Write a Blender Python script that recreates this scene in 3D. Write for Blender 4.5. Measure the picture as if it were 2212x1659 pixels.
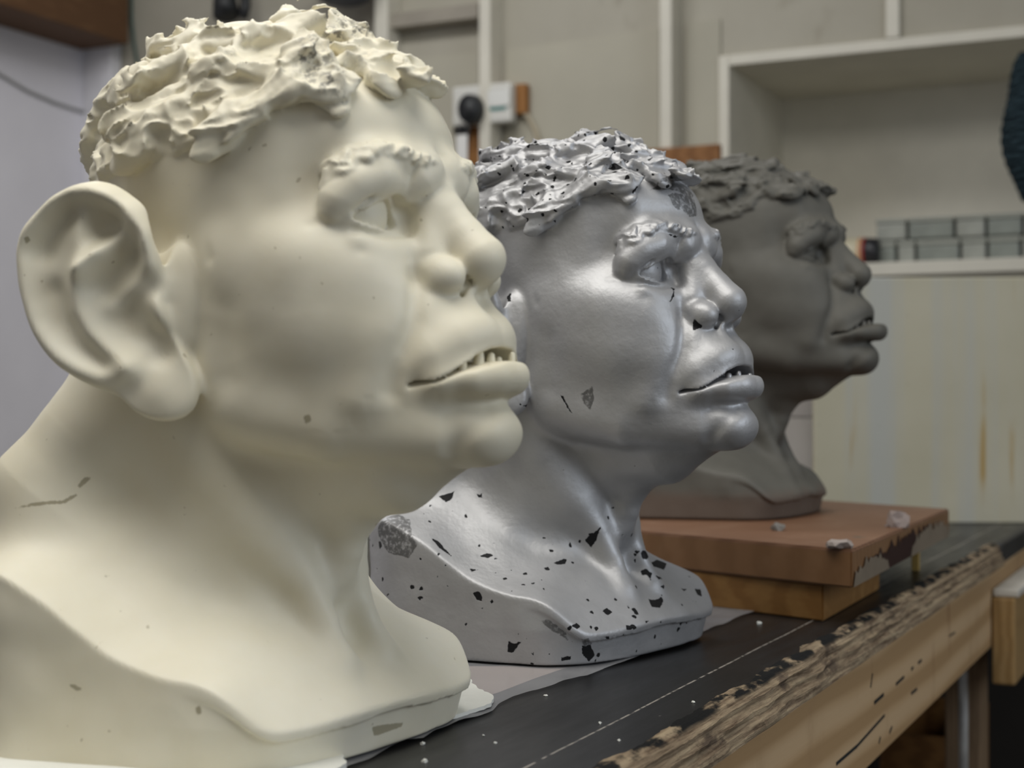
import bpy, bmesh, math, random
import numpy as np
from mathutils import Vector, Matrix

# ------------------------------------------------------------------ camera
FPX, CX, CY = 3300.0, 1106.0, 829.5
YAW = math.atan2(2690 - 1106, FPX)
PITCH = math.atan2(31, FPX)
CAM_H = 0.185                        # camera height above the bench top (bench top is z = 0)
FW = np.array([-math.sin(YAW) * math.cos(PITCH), math.cos(YAW) * math.cos(PITCH), math.sin(PITCH)])
RT = np.array([math.cos(YAW), math.sin(YAW), 0.0])
UP = np.cross(RT, FW)
CAM = np.array([0.0, 0.0, CAM_H])

scene = bpy.context.scene
for o in list(bpy.data.objects):
    bpy.data.objects.remove(o)
COL = scene.collection

cam_d = bpy.data.cameras.new('camera')
cam_o = bpy.data.objects.new('camera', cam_d)
COL.objects.link(cam_o)
cam_d.sensor_width = 36.0
cam_d.lens = FPX / 2212.0 * 36.0
cam_d.clip_start = 0.02
cam_o.matrix_world = Matrix(((RT[0], UP[0], -FW[0], CAM[0]), (RT[1], UP[1], -FW[1], CAM[1]),
                             (RT[2], UP[2], -FW[2], CAM[2]), (0, 0, 0, 1)))
cam_d.dof.use_dof = True
cam_d.dof.focus_distance = 0.95
cam_d.dof.aperture_fstop = 8.5
scene.camera = cam_o

# ------------------------------------------------------------------ world and lights
world = bpy.data.worlds.new('world')
scene.world = world
world.use_nodes = True
bg = world.node_tree.nodes['Background']
bg.inputs[0].default_value = (0.97, 0.95, 0.93, 1)
bg.inputs[1].default_value = 0.19

def area_light(name, loc, target, sx, sy, power, col):
    d = bpy.data.lights.new(name, 'AREA')
    d.shape = 'RECTANGLE'
    d.size, d.size_y, d.energy, d.color = sx, sy, power, col
    o = bpy.data.objects.new(name, d)
    COL.objects.link(o)
    o.location = loc
    o.rotation_euler = (Vector(target) - Vector(loc)).to_track_quat('-Z', 'Y').to_euler()
    return o

area_light('window_daylight', (1.9, 0.75, 1.0), (-0.45, 0.9, 0.2), 1.5, 1.1, 18, (0.80, 0.89, 1.0))
area_light('ceiling_tube_light', (-0.50, 0.35, 1.60), (-0.48, 0.60, 0.1), 1.7, 1.0, 27, (1.0, 0.975, 0.92))
area_light('far_wall_fill_light', (-1.5, 1.9, 1.75), (-1.6, 2.3, 0.0), 1.2, 0.3, 17, (0.97, 0.97, 0.97))  # added fill light that brightens the back and left walls, no fixture there

vs = scene.view_settings
vs.view_transform = 'Standard'
vs.look = 'None'
vs.exposure = -0.05
vs.gamma = 1.0
vs.use_curve_mapping = False

# ------------------------------------------------------------------ helpers
def ray(x, y):
    return FW + RT * (x - CX) / FPX - UP * (y - CY) / FPX

def hit(x, y, axis, val):
    """point where the sight line of a pixel meets the plane axis = val"""
    d = ray(x, y)
    t = (val - CAM[axis]) / d[axis]
    return CAM + t * d

def tag(o, label=None, cat=None, group=None, kind=None):
    if label: o['label'] = label
    if cat: o['category'] = cat
    if group: o['group'] = group
    if kind: o['kind'] = kind
    return o

def empty(name, loc=(0, 0, 0), rz=0.0):
    o = bpy.data.objects.new(name, None)
    COL.objects.link(o)
    o.location = loc
    o.rotation_euler = (0, 0, rz)
    o.empty_display_size = 0.05
    return o

def link(name, me, mat=None, parent=None):
    o = bpy.data.objects.new(name, me)
    COL.objects.link(o)
    if mat is not None:
        me.materials.clear()
        me.materials.append(mat)
    if parent is not None:
        o.parent = parent
    return o

def bm_obj(name, bm, mat, parent=None, smooth=False):
    me = bpy.data.meshes.new(name)
    bm.to_mesh(me)
    bm.free()
    if smooth:
        me.polygons.foreach_set('use_smooth', [True] * len(me.polygons))
    return link(name, me, mat, parent)

def bm_box(bm, lo, hi, bevel=0.0, mat=None):
    g = bmesh.ops.create_cube(bm, size=1.0)
    vs_ = g['verts']
    lo, hi = Vector(lo), Vector(hi)
    for v in vs_:
        v.co = Vector(((v.co.x + .5) * (hi.x - lo.x) + lo.x, (v.co.y + .5) * (hi.y - lo.y) + lo.y,
                       (v.co.z + .5) * (hi.z - lo.z) + lo.z))
        if mat is not None:
            v.co = mat @ v.co
    if bevel > 0:
        es = list({e for v in vs_ for e in v.link_edges})
        bmesh.ops.bevel(bm, geom=es, offset=bevel, segments=2, affect='EDGES', profile=0.5)

def box(name, lo, hi, mat, parent=None, bevel=0.002, xf=None):
    bm = bmesh.new()
    bm_box(bm, lo, hi, bevel, xf)
    return bm_obj(name, bm, mat, parent)

def tube(name, pts, r, mat, parent=None, seg=10, closed_ends=True):
    """a swept round tube through pts, radius r (number or list)"""
    pts = [Vector(p) for p in pts]
    n = len(pts)
    rs = r if isinstance(r, (list, tuple)) else [r] * n
    bm = bmesh.new()
    rings = []
    t0 = (pts[1] - pts[0]).normalized()
    nrm = t0.orthogonal().normalized()
    for i, p in enumerate(pts):
        t = (pts[min(i + 1, n - 1)] - pts[max(i - 1, 0)]).normalized()
        nrm = (nrm - t * nrm.dot(t)).normalized()
        b = t.cross(nrm)
        rings.append([bm.verts.new(p + (nrm * math.cos(a) + b * math.sin(a)) * rs[i])
                      for a in [2 * math.pi * k / seg for k in range(seg)]])
    for i in range(n - 1):
        for k in range(seg):
            bm.faces.new((rings[i][k], rings[i][(k + 1) % seg], rings[i + 1][(k + 1) % seg], rings[i + 1][k]))
    if closed_ends:
        bm.faces.new(rings[0][::-1])
        bm.faces.new(rings[-1])
    bmesh.ops.recalc_face_normals(bm, faces=bm.faces)
    return bm_obj(name, bm, mat, parent, smooth=True)

# ------------------------------------------------------------------ materials
class NT:
    """small helper around a material node tree"""
    def __init__(self, name, rough=0.6, metallic=0.0, spec=0.5):
        self.m = bpy.data.materials.new(name)
        self.m.use_nodes = True
        self.t = self.m.node_tree
        self.b = self.t.nodes['Principled BSDF']
        self.b.inputs['Roughness'].default_value = rough
        self.b.inputs['Metallic'].default_value = metallic
        self.b.inputs['Specular IOR Level'].default_value = spec
        self.tc = self.t.nodes.new('ShaderNodeTexCoord')

    def link(self, a, b):
        self.t.links.new(a, b)

    def coord(self, scale=(1, 1, 1), rot=(0, 0, 0), loc=(0, 0, 0), src='Object'):
        mp = self.t.nodes.new('ShaderNodeMapping')
        mp.inputs['Scale'].default_value = scale
        mp.inputs['Rotation'].default_value = rot
        mp.inputs['Location'].default_value = loc
        self.link(self.tc.outputs[src], mp.inputs['Vector'])
        return mp.outputs[0]

    def noise(self, vec, scale=5, detail=4, rough=0.55, dist=0.0, color=False):
        n = self.t.nodes.new('ShaderNodeTexNoise')
        n.inputs['Scale'].default_value = scale
        n.inputs['Detail'].default_value = detail
        n.inputs['Roughness'].default_value = rough
        n.inputs['Distortion'].default_value = dist
        self.link(vec, n.inputs['Vector'])
        return n.outputs['Color' if color else 'Fac']

    def voronoi(self, vec, scale=5, feature='F1', out='Distance', rnd=1.0):
        n = self.t.nodes.new('ShaderNodeTexVoronoi')
        n.feature = feature
        n.inputs['Scale'].default_value = scale
        n.inputs['Randomness'].default_value = rnd
        self.link(vec, n.inputs['Vector'])
        return n.outputs[out]

    def wave(self, vec, scale=5, dist=2, detail=3, dscale=1.0, kind='BANDS', direction='X'):
        n = self.t.nodes.new('ShaderNodeTexWave')
        n.wave_type = kind
        if kind == 'BANDS':
            n.bands_direction = direction
        else:
            n.rings_direction = direction
        n.inputs['Scale'].default_value = scale
        n.inputs['Distortion'].default_value = dist
        n.inputs['Detail'].default_value = detail
        n.inputs['Detail Scale'].default_value = dscale
        self.link(vec, n.inputs['Vector'])
        return n.outputs['Fac']

    def ramp(self, fac, stops, interp='LINEAR'):
        n = self.t.nodes.new('ShaderNodeValToRGB')
        cr = n.color_ramp
        cr.interpolation = interp
        while len(cr.elements) < len(stops):
            cr.elements.new(0.5)
        for e, (p, c) in zip(cr.elements, stops):
            e.position = p
            e.color = tuple(c) + (1,) if len(c) == 3 else c
        self.link(fac, n.inputs['Fac'])
        return n.outputs['Color']

    def smooth(self, fac, lo, hi):
        n = self.t.nodes.new('ShaderNodeMapRange')
        n.interpolation_type = 'SMOOTHSTEP'
        n.inputs['From Min'].default_value = lo
        n.inputs['From Max'].default_value = hi
        self.link(fac, n.inputs['Value'])
        return n.outputs['Result']

    def math(self, op, a, b=None, clamp=False):
        n = self.t.nodes.new('ShaderNodeMath')
        n.operation = op
        n.use_clamp = clamp
        for i, v in enumerate((a, b)):
            if v is None:
                continue
            if isinstance(v, (int, float)):
                n.inputs[i].default_value = v
            else:
                self.link(v, n.inputs[i])
        return n.outputs[0]

    def mix(self, fac, a, b, blend='MIX'):
        n = self.t.nodes.new('ShaderNodeMix')
        n.data_type = 'RGBA'
        n.blend_type = blend
        for s, v in ((0, fac), (6, a), (7, b)):
            if isinstance(v, (int, float)):
                n.inputs[s].default_value = v
            elif isinstance(v, (tuple, list)):
                n.inputs[s].default_value = tuple(v) + (1,) if len(v) == 3 else v
            else:
                self.link(v, n.inputs[s])
        return n.outputs[2]

    def attr(self, name):
        n = self.t.nodes.new('ShaderNodeAttribute')
        n.attribute_name = name
        return n.outputs['Fac']

    def sep(self, vec, i):
        n = self.t.nodes.new('ShaderNodeSeparateXYZ')
        self.link(vec, n.inputs[0])
        return n.outputs[i]

    def color(self, c):
        if isinstance(c, (tuple, list)):
            self.b.inputs['Base Color'].default_value = tuple(c) + (1,) if len(c) == 3 else c
        else:
            self.link(c, self.b.inputs['Base Color'])
        return self

    def set(self, name, v):
        if isinstance(v, (int, float, tuple)):
            self.b.inputs[name].default_value = v
        else:
            self.link(v, self.b.inputs[name])
        return self

    def bump(self, h, strength=0.3, dist=0.001):
        n = self.t.nodes.new('ShaderNodeBump')
        n.inputs['Strength'].default_value = strength
        n.inputs['Distance'].default_value = dist
        self.link(h, n.inputs['Height'])
        if self.b.inputs['Normal'].is_linked:
            self.link(self.b.inputs['Normal'].links[0].from_socket, n.inputs['Normal'])
        self.link(n.outputs[0], self.b.inputs['Normal'])
        return self

def plain(name, c, rough=0.6, var=0.12, scale=12.0, bump=0.15, **kw):
    """paint or plastic with slight mottling"""
    n = NT(name, rough, **kw)
    v = n.coord()
    f = n.noise(v, scale, 5)
    lo = tuple(x * (1 - var) for x in c)
    hi = tuple(min(1, x * (1 + var)) for x in c)
    n.color(n.ramp(f, [(0.3, lo), (0.7, hi)]))
    if bump:
        n.bump(n.noise(v, scale * 8, 4), bump, 0.001)
    return n.m

def wood(name, c1, c2, scale=(1, 1, 1), rough=0.6, ring=14.0, direction='X'):
    """sawn timber; the grain runs along the axis with the smallest scale"""
    n = NT(name, rough, spec=0.3)
    v = n.coord(scale)
    w = n.wave(v, ring, 5.0, 3, 1.2, direction=direction)
    f = n.noise(v, 40, 4, 0.6)
    c = n.mix(n.math('MULTIPLY', f, 0.55), n.ramp(w, [(0.2, c1), (0.8, c2)]), tuple(x * 0.55 for x in c1))
    st = n.smooth(n.noise(n.coord((3, 3, 3)), 3.0, 5, 0.7), 0.58, 0.75)
    c = n.mix(n.math('MULTIPLY', st, 0.45), c, tuple(x * 0.4 for x in c1))
    n.color(c)
    n.bump(f, 0.25, 0.0006)
    return n.m

# ------------------------------------------------------------------ implicit sculpting (all in millimetres)
rng = np.random.default_rng(7)
_NT = rng.random((24, 24, 24)).astype(np.float32) * 2 - 1

def vnoise(x, y, z, s):
    """smooth value noise in -1..1, cell size s"""
    x, y, z = x / s + 100, y / s + 100, z / s + 100
    xi, yi, zi = np.floor(x).astype(np.int32), np.floor(y).astype(np.int32), np.floor(z).astype(np.int32)
    fx, fy, fz = x - xi, y - yi, z - zi
    fx, fy, fz = fx * fx * (3 - 2 * fx), fy * fy * (3 - 2 * fy), fz * fz * (3 - 2 * fz)
    xi %= 24; yi %= 24; zi %= 24
    x1, y1, z1 = (xi + 1) % 24, (yi + 1) % 24, (zi + 1) % 24
    T = _NT
    a = T[xi, yi, zi] * (1 - fx) + T[x1, yi, zi] * fx
    b = T[xi, y1, zi] * (1 - fx) + T[x1, y1, zi] * fx
    c = T[xi, yi, z1] * (1 - fx) + T[x1, yi, z1] * fx
    d = T[xi, y1, z1] * (1 - fx) + T[x1, y1, z1] * fx
    return (a * (1 - fy) + b * fy) * (1 - fz) + (c * (1 - fy) + d * fy) * fz

def ell(c, r, rot=None):
    c = np.array(c, np.float32); r = np.array(r, np.float32)
    def f(x, y, z):
        x, y, z = x - c[0], y - c[1], z - c[2]
        if rot is not None:
            x, y, z = (rot[0, 0] * x + rot[0, 1] * y + rot[0, 2] * z, rot[1, 0] * x + rot[1, 1] * y + rot[1, 2] * z,
                       rot[2, 0] * x + rot[2, 1] * y + rot[2, 2] * z)
        a, b, d = x / r[0], y / r[1], z / r[2]
        k0 = np.sqrt(a * a + b * b + d * d) + 1e-6
        a /= r[0]; b /= r[1]; d /= r[2]
        k1 = np.sqrt(a * a + b * b + d * d) + 1e-6
        return k0 * (k0 - 1) / k1
    return f, c, float(max(r))

def seg_d(x, y, z, p, q, rp=0.0, rq=0.0):
    bx, by, bz = q[0] - p[0], q[1] - p[1], q[2] - p[2]
    L = bx * bx + by * by + bz * bz + 1e-9
    x, y, z = x - p[0], y - p[1], z - p[2]
    h = np.clip((x * bx + y * by + z * bz) / L, 0, 1)
    x = x - bx * h; y = y - by * h; z = z - bz * h
    return np.sqrt(x * x + y * y + z * z) - (rp + (rq - rp) * h)

def smin(a, b, k):
    if k <= 0:
        return np.minimum(a, b)
    h = np.maximum(k - np.abs(a - b), 0) / k
    return np.minimum(a, b) - h * h * k * 0.25

def smax(a, b, k):
    return -smin(-a, -b, k)

def chain(pts, rs, k=2.0):
    """tapered tube through pts"""
    P = np.array(pts, np.float32)
    lo, hi = P.min(0), P.max(0)
    c = (lo + hi) / 2
    def f(x, y, z):
        d = None
        for i in range(len(P) - 1):
            e = seg_d(x, y, z, P[i], P[i + 1], rs[i], rs[i + 1])
            d = e if d is None else smin(d, e, k)
        return d
    return f, c, float(np.linalg.norm(hi - lo) / 2 + max(rs))

class Field:
    """signed distances sampled on blocks of points; every operation touches only the blocks near it"""
    def __init__(self, base, offs, rb):
        self.base, self.offs, self.rb = base.astype(np.float32), offs.astype(np.float32), rb
        self.ctr = self.base + self.offs.mean(0)
        n, m = len(base), len(offs)
        self.D = np.full((n, m), 60.0, np.float32)
        self.Lb = np.zeros((n, m), np.int8)

    def sel(self, c, R, fold):
        ct = self.ctr
        if c is None:
            return slice(None)
        y = -np.abs(ct[:, 1]) if fold else ct[:, 1]
        d2 = (ct[:, 0] - c[0]) ** 2 + (y - c[1]) ** 2 + (ct[:, 2] - c[2]) ** 2
        return np.nonzero(d2 < (R + self.rb) ** 2)[0]

    def pts(self, s, fold):
        b, o = self.base[s], self.offs
        x = b[:, 0:1] + o[None, :, 0]; y = b[:, 1:2] + o[None, :, 1]; z = b[:, 2:3] + o[None, :, 2]
        if fold:
            y = -np.abs(y)
        return x, y, z

    def union(self, prim, k=4.0, label=None, fold=True, whole=False):
        f, c, R = prim
        s = self.sel(None if whole else c, R + k + 10, fold)
        if not isinstance(s, slice) and len(s) == 0:
            return
        e = f(*self.pts(s, fold))
        d = self.D[s]
        if label is not None:
            lb = self.Lb[s]
            lb[e < d] = label
            self.Lb[s] = lb
        self.D[s] = smin(d, e, k)

    def cut(self, prim, k=2.0, fold=True):
        f, c, R = prim
        s = self.sel(c, R + k + 4, fold)
        if len(s):
            self.D[s] = smax(self.D[s], -f(*self.pts(s, fold)), k)

    def puff(self, pts, amp, sig, fold=True):
        """raise (amp > 0) or press in (amp < 0) the surface along a line of points"""
        P = np.array(pts, np.float32).reshape(-1, 3)
        lo, hi = P.min(0), P.max(0)
        s = self.sel((lo + hi) / 2, float(np.linalg.norm(hi - lo) / 2 + 3.2 * sig), fold)
        if not len(s):
            return
        x, y, z = self.pts(s, fold)
        d = None
        if len(P) == 1:
            d = np.sqrt((x - P[0, 0]) ** 2 + (y - P[0, 1]) ** 2 + (z - P[0, 2]) ** 2)
        for i in range(len(P) - 1):
            e = seg_d(x, y, z, P[i], P[i + 1])
            d = e if d is None else np.minimum(d, e)
        self.D[s] -= amp * np.exp(-(d * d) / (2 * sig * sig))

def polygonise(build, lo, hi, h, thr):
    """narrow-band sampling + surface nets -> vertices (mm), quads, labels"""
    B = 8
    lo = np.array(lo, np.float32)
    nb = np.ceil((np.array(hi) - lo) / (h * B)).astype(int)
    ii = np.stack(np.meshgrid(*[np.arange(n) for n in nb], indexing='ij'), -1).reshape(-1, 3)
    base = lo + ii * (h * B)
    cf = Field(base, np.full((1, 3), h * (B - 1) / 2), 0.0)
    build(cf)
    d0 = cf.D[:, 0]
    act = np.abs(d0) < thr
    oo = np.stack(np.meshgrid(*[np.arange(B)] * 3, indexing='ij'), -1).reshape(-1, 3)
    ff = Field(base[act], oo * h, h * B * 0.87)
    build(ff)
    N = nb * B
    def dense(vals_act, vals_in, dt):
        A = np.empty((len(ii), B, B, B), dt)
        A[~act] = vals_in[~act].reshape(-1, 1, 1, 1)
        A[act] = vals_act.reshape(-1, B, B, B)
        return A.reshape(*nb, B, B, B).transpose(0, 3, 1, 4, 2, 5).reshape(*N)
    G = dense(ff.D, d0, np.float32)
    Lb = dense(ff.Lb, np.zeros(len(ii), np.int8), np.int8)
    del ff
    S = G < 0
    c = [S[i:N[0] - 1 + i, j:N[1] - 1 + j, k:N[2] - 1 + k] for i in (0, 1) for j in (0, 1) for k in (0, 1)]
    an = c[0].copy(); al = c[0].copy()
    for q in c[1:]:
        an |= q; al &= q
    cell = np.argwhere(an & ~al)
    idx = np.full(np.array(N) - 1, -1, np.int32)
    idx[tuple(cell.T)] = np.arange(len(cell))
    acc = np.zeros((len(cell), 3), np.float32); cnt = np.zeros(len(cell), np.float32)
    for ax in range(3):
        o1, o2 = [a for a in range(3) if a != ax]
        for u in (0, 1):
            for v in (0, 1):
                p = cell.copy(); p[:, o1] += u; p[:, o2] += v
                q = p.copy(); q[:, ax] += 1
                a = G[tuple(p.T)]; b = G[tuple(q.T)]
                m = (a < 0) != (b < 0)
                t = np.where(m, a / np.where(m, a - b, 1), 0)
                pt = p.astype(np.float32); pt[:, ax] += t
                acc[m] += pt[m]; cnt[m] += 1
    V = lo + (acc / cnt[:, None]) * h
    labels = Lb[tuple((cell + 0).T)]
    Q = []
    for ax in range(3):
        o1, o2 = [(1, 2), (2, 0), (0, 1)][ax]
        a = S; sl0 = [slice(None)] * 3; sl1 = [slice(None)] * 3
        sl0[ax] = slice(0, -1); sl1[ax] = slice(1, None)
        e = np.argwhere(S[tuple(sl0)] != S[tuple(sl1)])
        ok = (e[:, o1] > 0) & (e[:, o2] > 0) & (e[:, o1] < N[o1] - 1) & (e[:, o2] < N[o2] - 1)
        e = e[ok]
        inside0 = S[tuple(e.T)]
        def cidx(d1, d2):
            w = e.copy(); w[:, o1] -= d1; w[:, o2] -= d2
            return idx[tuple(w.T)]
        q = np.stack([cidx(1, 1), cidx(0, 1), cidx(0, 0), cidx(1, 0)], 1)
        q[~inside0] = q[~inside0][:, ::-1]
        Q.append(q)
    Q = np.concatenate(Q)
    Q = Q[(Q >= 0).all(1)]
    return V, Q, labels

def vert_normals(V, Q):
    n = np.cross(V[Q[:, 2]] - V[Q[:, 0]], V[Q[:, 3]] - V[Q[:, 1]])
    N = np.zeros_like(V)
    for a in range(3):
        for k in range(4):
            N[:, a] += np.bincount(Q[:, k], n[:, a], len(V))
    return N / (np.linalg.norm(N, axis=1, keepdims=True) + 1e-12)

def np_mesh(name, V, Q, N=None, attrs=None):
    me = bpy.data.meshes.new(name)
    me.vertices.add(len(V)); me.vertices.foreach_set('co', np.ascontiguousarray(V, np.float32).ravel())
    me.loops.add(len(Q) * 4); me.loops.foreach_set('vertex_index', np.ascontiguousarray(Q, np.int32).ravel())
    me.polygons.add(len(Q)); me.polygons.foreach_set('loop_start', np.arange(0, len(Q) * 4, 4, dtype=np.int32))
    me.update(calc_edges=True)
    me.polygons.foreach_set('use_smooth', np.ones(len(Q), bool))
    for k, a in (attrs or {}).items():
        at = me.attributes.new(k, 'FLOAT', 'POINT')
        at.data.foreach_set('value', np.ascontiguousarray(a, np.float32))
    if N is not None:
        me.normals_split_custom_set_from_vertices(N.astype(np.float32))
    return me

# ------------------------------------------------------------------ the sculpted bust
# local axes: x forward out of the face, y to its left, z up from the bench; the right half is
# described (y < 0) and folded over to the left where the face is symmetrical
EAR_OUT = np.array([(-26, 42), (-23.4, 48.7), (-7.3, 60.0), (1.6, 62.3), (12.4, 60.8), (25.0, 55.6), (35.8, 46.5), (44.0, 37.3),
    (47.4, 28.0), (46.7, 16.1), (43.9, 0.8), (40.2, -10.3), (34.7, -20.5), (26.5, -29.9), (16.6, -36.7), (6.7, -42.2),
    (-3.1, -45.1), (-11.2, -48.5), (-16.5, -54.3), (-23.6, -58.5), (-32.4, -60.6), (-42.1, -59.3), (-49.1, -54.3),
    (-50.8, -46.8), (-48.2, -34.3), (-41.2, -24.3), (-36, -16), (-34, 0), (-33, 15), (-30, 30)], float)
EC = np.array([-2.0, 4.0])
_a = np.arctan2(EAR_OUT[:, 1] - EC[1], EAR_OUT[:, 0] - EC[0])
_r = np.hypot(EAR_OUT[:, 0] - EC[0], EAR_OUT[:, 1] - EC[1])
_o = np.argsort(_a)
_g = np.linspace(-math.pi, math.pi, 181)
_rg = np.interp(_g, np.r_[_a[_o] - 2 * math.pi, _a[_o], _a[_o] + 2 * math.pi], np.r_[_r[_o]] .repeat(1).tolist() * 3)
_k = np.array([1, 3, 4, 3, 1]) / 12.0
_rg = np.convolve(np.r_[_rg[-3:-1], _rg, _rg[1:3]], _k, 'valid')
EAR_ST = [  # strokes in the plane of the ear: points, height, width
    ([(-28, 18), (-26, 34), (-17, 45), (-6, 52.5), (3, 55.5), (13, 55), (24, 50.5), (33, 43), (40, 35), (43, 27), (42, 15), (39.5, 1),
      (36, -10), (30, -19), (22, -27), (12, -33), (0, -37), (-10, -37), (-17, -35)],
     [7, 10, 11, 11, 10.5, 9, 8.5, 8.5, 8, 7, 6, 6, 5.5, 5.5, 5.5, 5, 5, 4.5, 4], 3.7),
    ([(0, 24), (9.5, 15), (12, 8), (11, -3), (5, -14.8), (-4, -24), (-14.7, -30)], 6.0, 4.2),
    ([(11.4, 44), (10.5, 29), (10.5, 18)], 4.0, 3.6),
    ([(-13.6, 38), (-9.2, 30.5), (-0.3, 24), (8, 16)], 4.5, 3.0),
    ([(-22.5, 28.6), (-21.7, 12), (-11, 4), (-5, -2)], 3.0, 3.4),
    ([(17, 46), (26, 39), (31, 28)], -6.0, 5.0),
    ([(24, 6), (20, -8), (10, -20), (-2, -30)], -3.5, 3.8),
    ([(0, 37), (-7, 40)], -6.0, 5.0),
    ([(-3, 8), (-16, 23)], -6.0, 5.5),
    ([(-12, -7), (-18, -12)], -7.0, 8.0),
    ([(-28, -18), (-31, -24)], -9.0, 4.2),
    ([(-30, -2), (-31, -8)], 7.0, 4.5),
    ([(-33, -46), (-36, -50)], 5.0, 9.0)]

def ear_prim():
    O = np.array([-38, -95.6, 228.0]); u = np.array([-.925, -.38]); w = np.array([.38, -.925])
    st = 0.8; gu = np.arange(-72, 72, st); gv = np.arange(-80, 82, st)
    U, V = np.meshgrid(gu, gv, indexing='ij')
    h = -0.0016 * U * U + 0.5
    for pts, amp, sg in EAR_ST:
        dd = None
        am = amp if isinstance(amp, list) else [amp] * len(pts)
        for i in range(len(pts) - 1):
            p, q = pts[i], pts[i + 1]
            bx, by = q[0] - p[0], q[1] - p[1]
            t = np.clip(((U - p[0]) * bx + (V - p[1]) * by) / (bx * bx + by * by), 0, 1)
            e = (U - p[0] - bx * t) ** 2 + (V - p[1] - by * t) ** 2
            aa = am[i] + (am[i + 1] - am[i]) * t
            if dd is None:
                dd, A = e, aa
            else:
                mm = e < dd
                dd = np.where(mm, e, dd); A = np.where(mm, aa, A)
        h = h + A * np.exp(-dd / (2 * sg * sg))
    ker = np.exp(-np.linspace(-2.2, 2.2, 13) ** 2 / 2); ker /= ker.sum()
    for ax in (0, 1):
        h = np.apply_along_axis(lambda r: np.convolve(np.pad(r, 6, 'edge'), ker, 'valid'), ax, h)
    h = h.astype(np.float32)
    def f(x, y, z):
        dx, dy = x - O[0], y - O[1]
        U = dx * u[0] + dy * u[1]; W = dx * w[0] + dy * w[1]; V = z - O[2]
        a = np.arctan2(V - EC[1], U - EC[0]); r = np.hypot(U - EC[0], V - EC[1])
        d2 = (r - np.interp(a, _g, _rg).astype(np.float32)) * 0.9
        fu = np.clip((U - gu[0]) / st, 0, len(gu) - 1.01); fv = np.clip((V - gv[0]) / st, 0, len(gv) - 1.01)
        iu, iv = fu.astype(np.int32), fv.astype(np.int32); fu = fu - iu; fv = fv - iv
        hh = (h[iu, iv] * (1 - fu) + h[iu + 1, iv] * fu) * (1 - fv) + (h[iu, iv + 1] * (1 - fu) + h[iu + 1, iv + 1] * fu) * fv
        return smax(d2 + 1.0, np.abs(W - hh + 0.6) - 3.2, 4.0) * 0.9
    return f, np.array([-35, -92, 228.0]), 72.0

CHEST = np.array([(76, 0, 24), (70, 50, 25), (63, 84, 24), (52, 0, 45), (36, 0, 57), (22, 0, 80), (43, 101, 42), (40, 60, 50), (36, 30, 60),
    (-7, 113, 53), (0, 80, 66), (0, 50, 84), (-40, 125, 73), (-40, 90, 90), (-40, 62, 118), (-75, 130, 92), (-80, 90, 116),
    (-85, 60, 146), (-110, 105, 103), (-120, 60, 138), (-150, 50, 112), (-160, 0, 118), (-125, 0, 165), (92, 0, 5), (82, 92, 0), (-20, 140, 45)], float)
_c2 = np.concatenate([CHEST, CHEST[CHEST[:, 1] > 0] * [1, -1, 1]])
def _tps(r2):
    return 0.5 * r2 * np.log(r2 + 1e-3)
_n = len(_c2)
_A = np.zeros((_n + 3, _n + 3))
_A[:_n, :_n] = _tps(((_c2[:, None, :2] / 50 - _c2[None, :, :2] / 50) ** 2).sum(-1)) + np.eye(_n) * 0.004
_A[:_n, _n:] = np.c_[np.ones(_n), _c2[:, :2] / 50]
_A[_n:, :_n] = _A[:_n, _n:].T
_W = np.linalg.solve(_A, np.r_[_c2[:, 2], 0, 0, 0])
PLAN = np.array([(76, 0), (74, 40), (69, 76), (60, 92), (44, 103), (-7, 112), (-40, 121), (-75, 131), (-100, 124), (-125, 95), (-155, 52), (-165, 0)], float)
_pb = np.arctan2(PLAN[:, 1], PLAN[:, 0] + 40); _pa = np.linspace(0, math.pi, 121)
_t = np.interp(_pa, _pb, np.arange(len(PLAN)))
_px, _py = np.interp(_t, np.arange(len(PLAN)), PLAN[:, 0]), np.interp(_t, np.arange(len(PLAN)), PLAN[:, 1])
_pr = np.hypot(_px + 40, _py)
_pk = np.exp(-np.linspace(-2, 2, 13) ** 2); _pk /= _pk.sum()
_pr = np.convolve(np.r_[_pr[6:0:-1], _pr, _pr[-2:-8:-1]], _pk, 'valid')

def chest_prim(rim):
    gx = np.arange(-185, 105, 3.0); gy = np.arange(0, 150, 3.0)
    X, Y = np.meshgrid(gx, gy, indexing='ij')
    H = _W[_n] + _W[_n + 1] * X / 50 + _W[_n + 2] * Y / 50
    for i in range(_n):
        H = H + _W[i] * _tps((X / 50 - _c2[i, 0] / 50) ** 2 + (Y / 50 - _c2[i, 1] / 50) ** 2)
    H = H.astype(np.float32)
    def f(x, y, z):
        ya = np.abs(y)
        fx = np.clip((x - gx[0]) / 3.0, 0, len(gx) - 1.01); fy = np.clip(ya / 3.0, 0, len(gy) - 1.01)
        ix, iy = fx.astype(np.int32), fy.astype(np.int32); fx = fx - ix; fy = fy - iy
        hz = (H[ix, iy] * (1 - fx) + H[ix + 1, iy] * fx) * (1 - fy) + (H[ix, iy + 1] * (1 - fx) + H[ix + 1, iy + 1] * fx) * fy
        a = np.arctan2(ya, x + 40)
        wob = 1.2 * vnoise(x, y, z, 18)
        d2 = (np.hypot(ya, x + 40) - np.interp(a, _pa, _pr).astype(np.float32) + wob + 5.0 * np.clip((24 - z) / 24, 0, 1) * np.clip((x + 20) / 60, 0, 1)
              + 3.2 * np.clip((hz - 6 - z) / 3, 0, 1) * np.clip((x - 25) / 30, 0, 1)) * 0.93
        d = smax((z - hz) * 0.75, d2, rim)
        return smax(d, -z, 1.0)
    return f, np.array([-45.0, 0, 60]), 190.0

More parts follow.
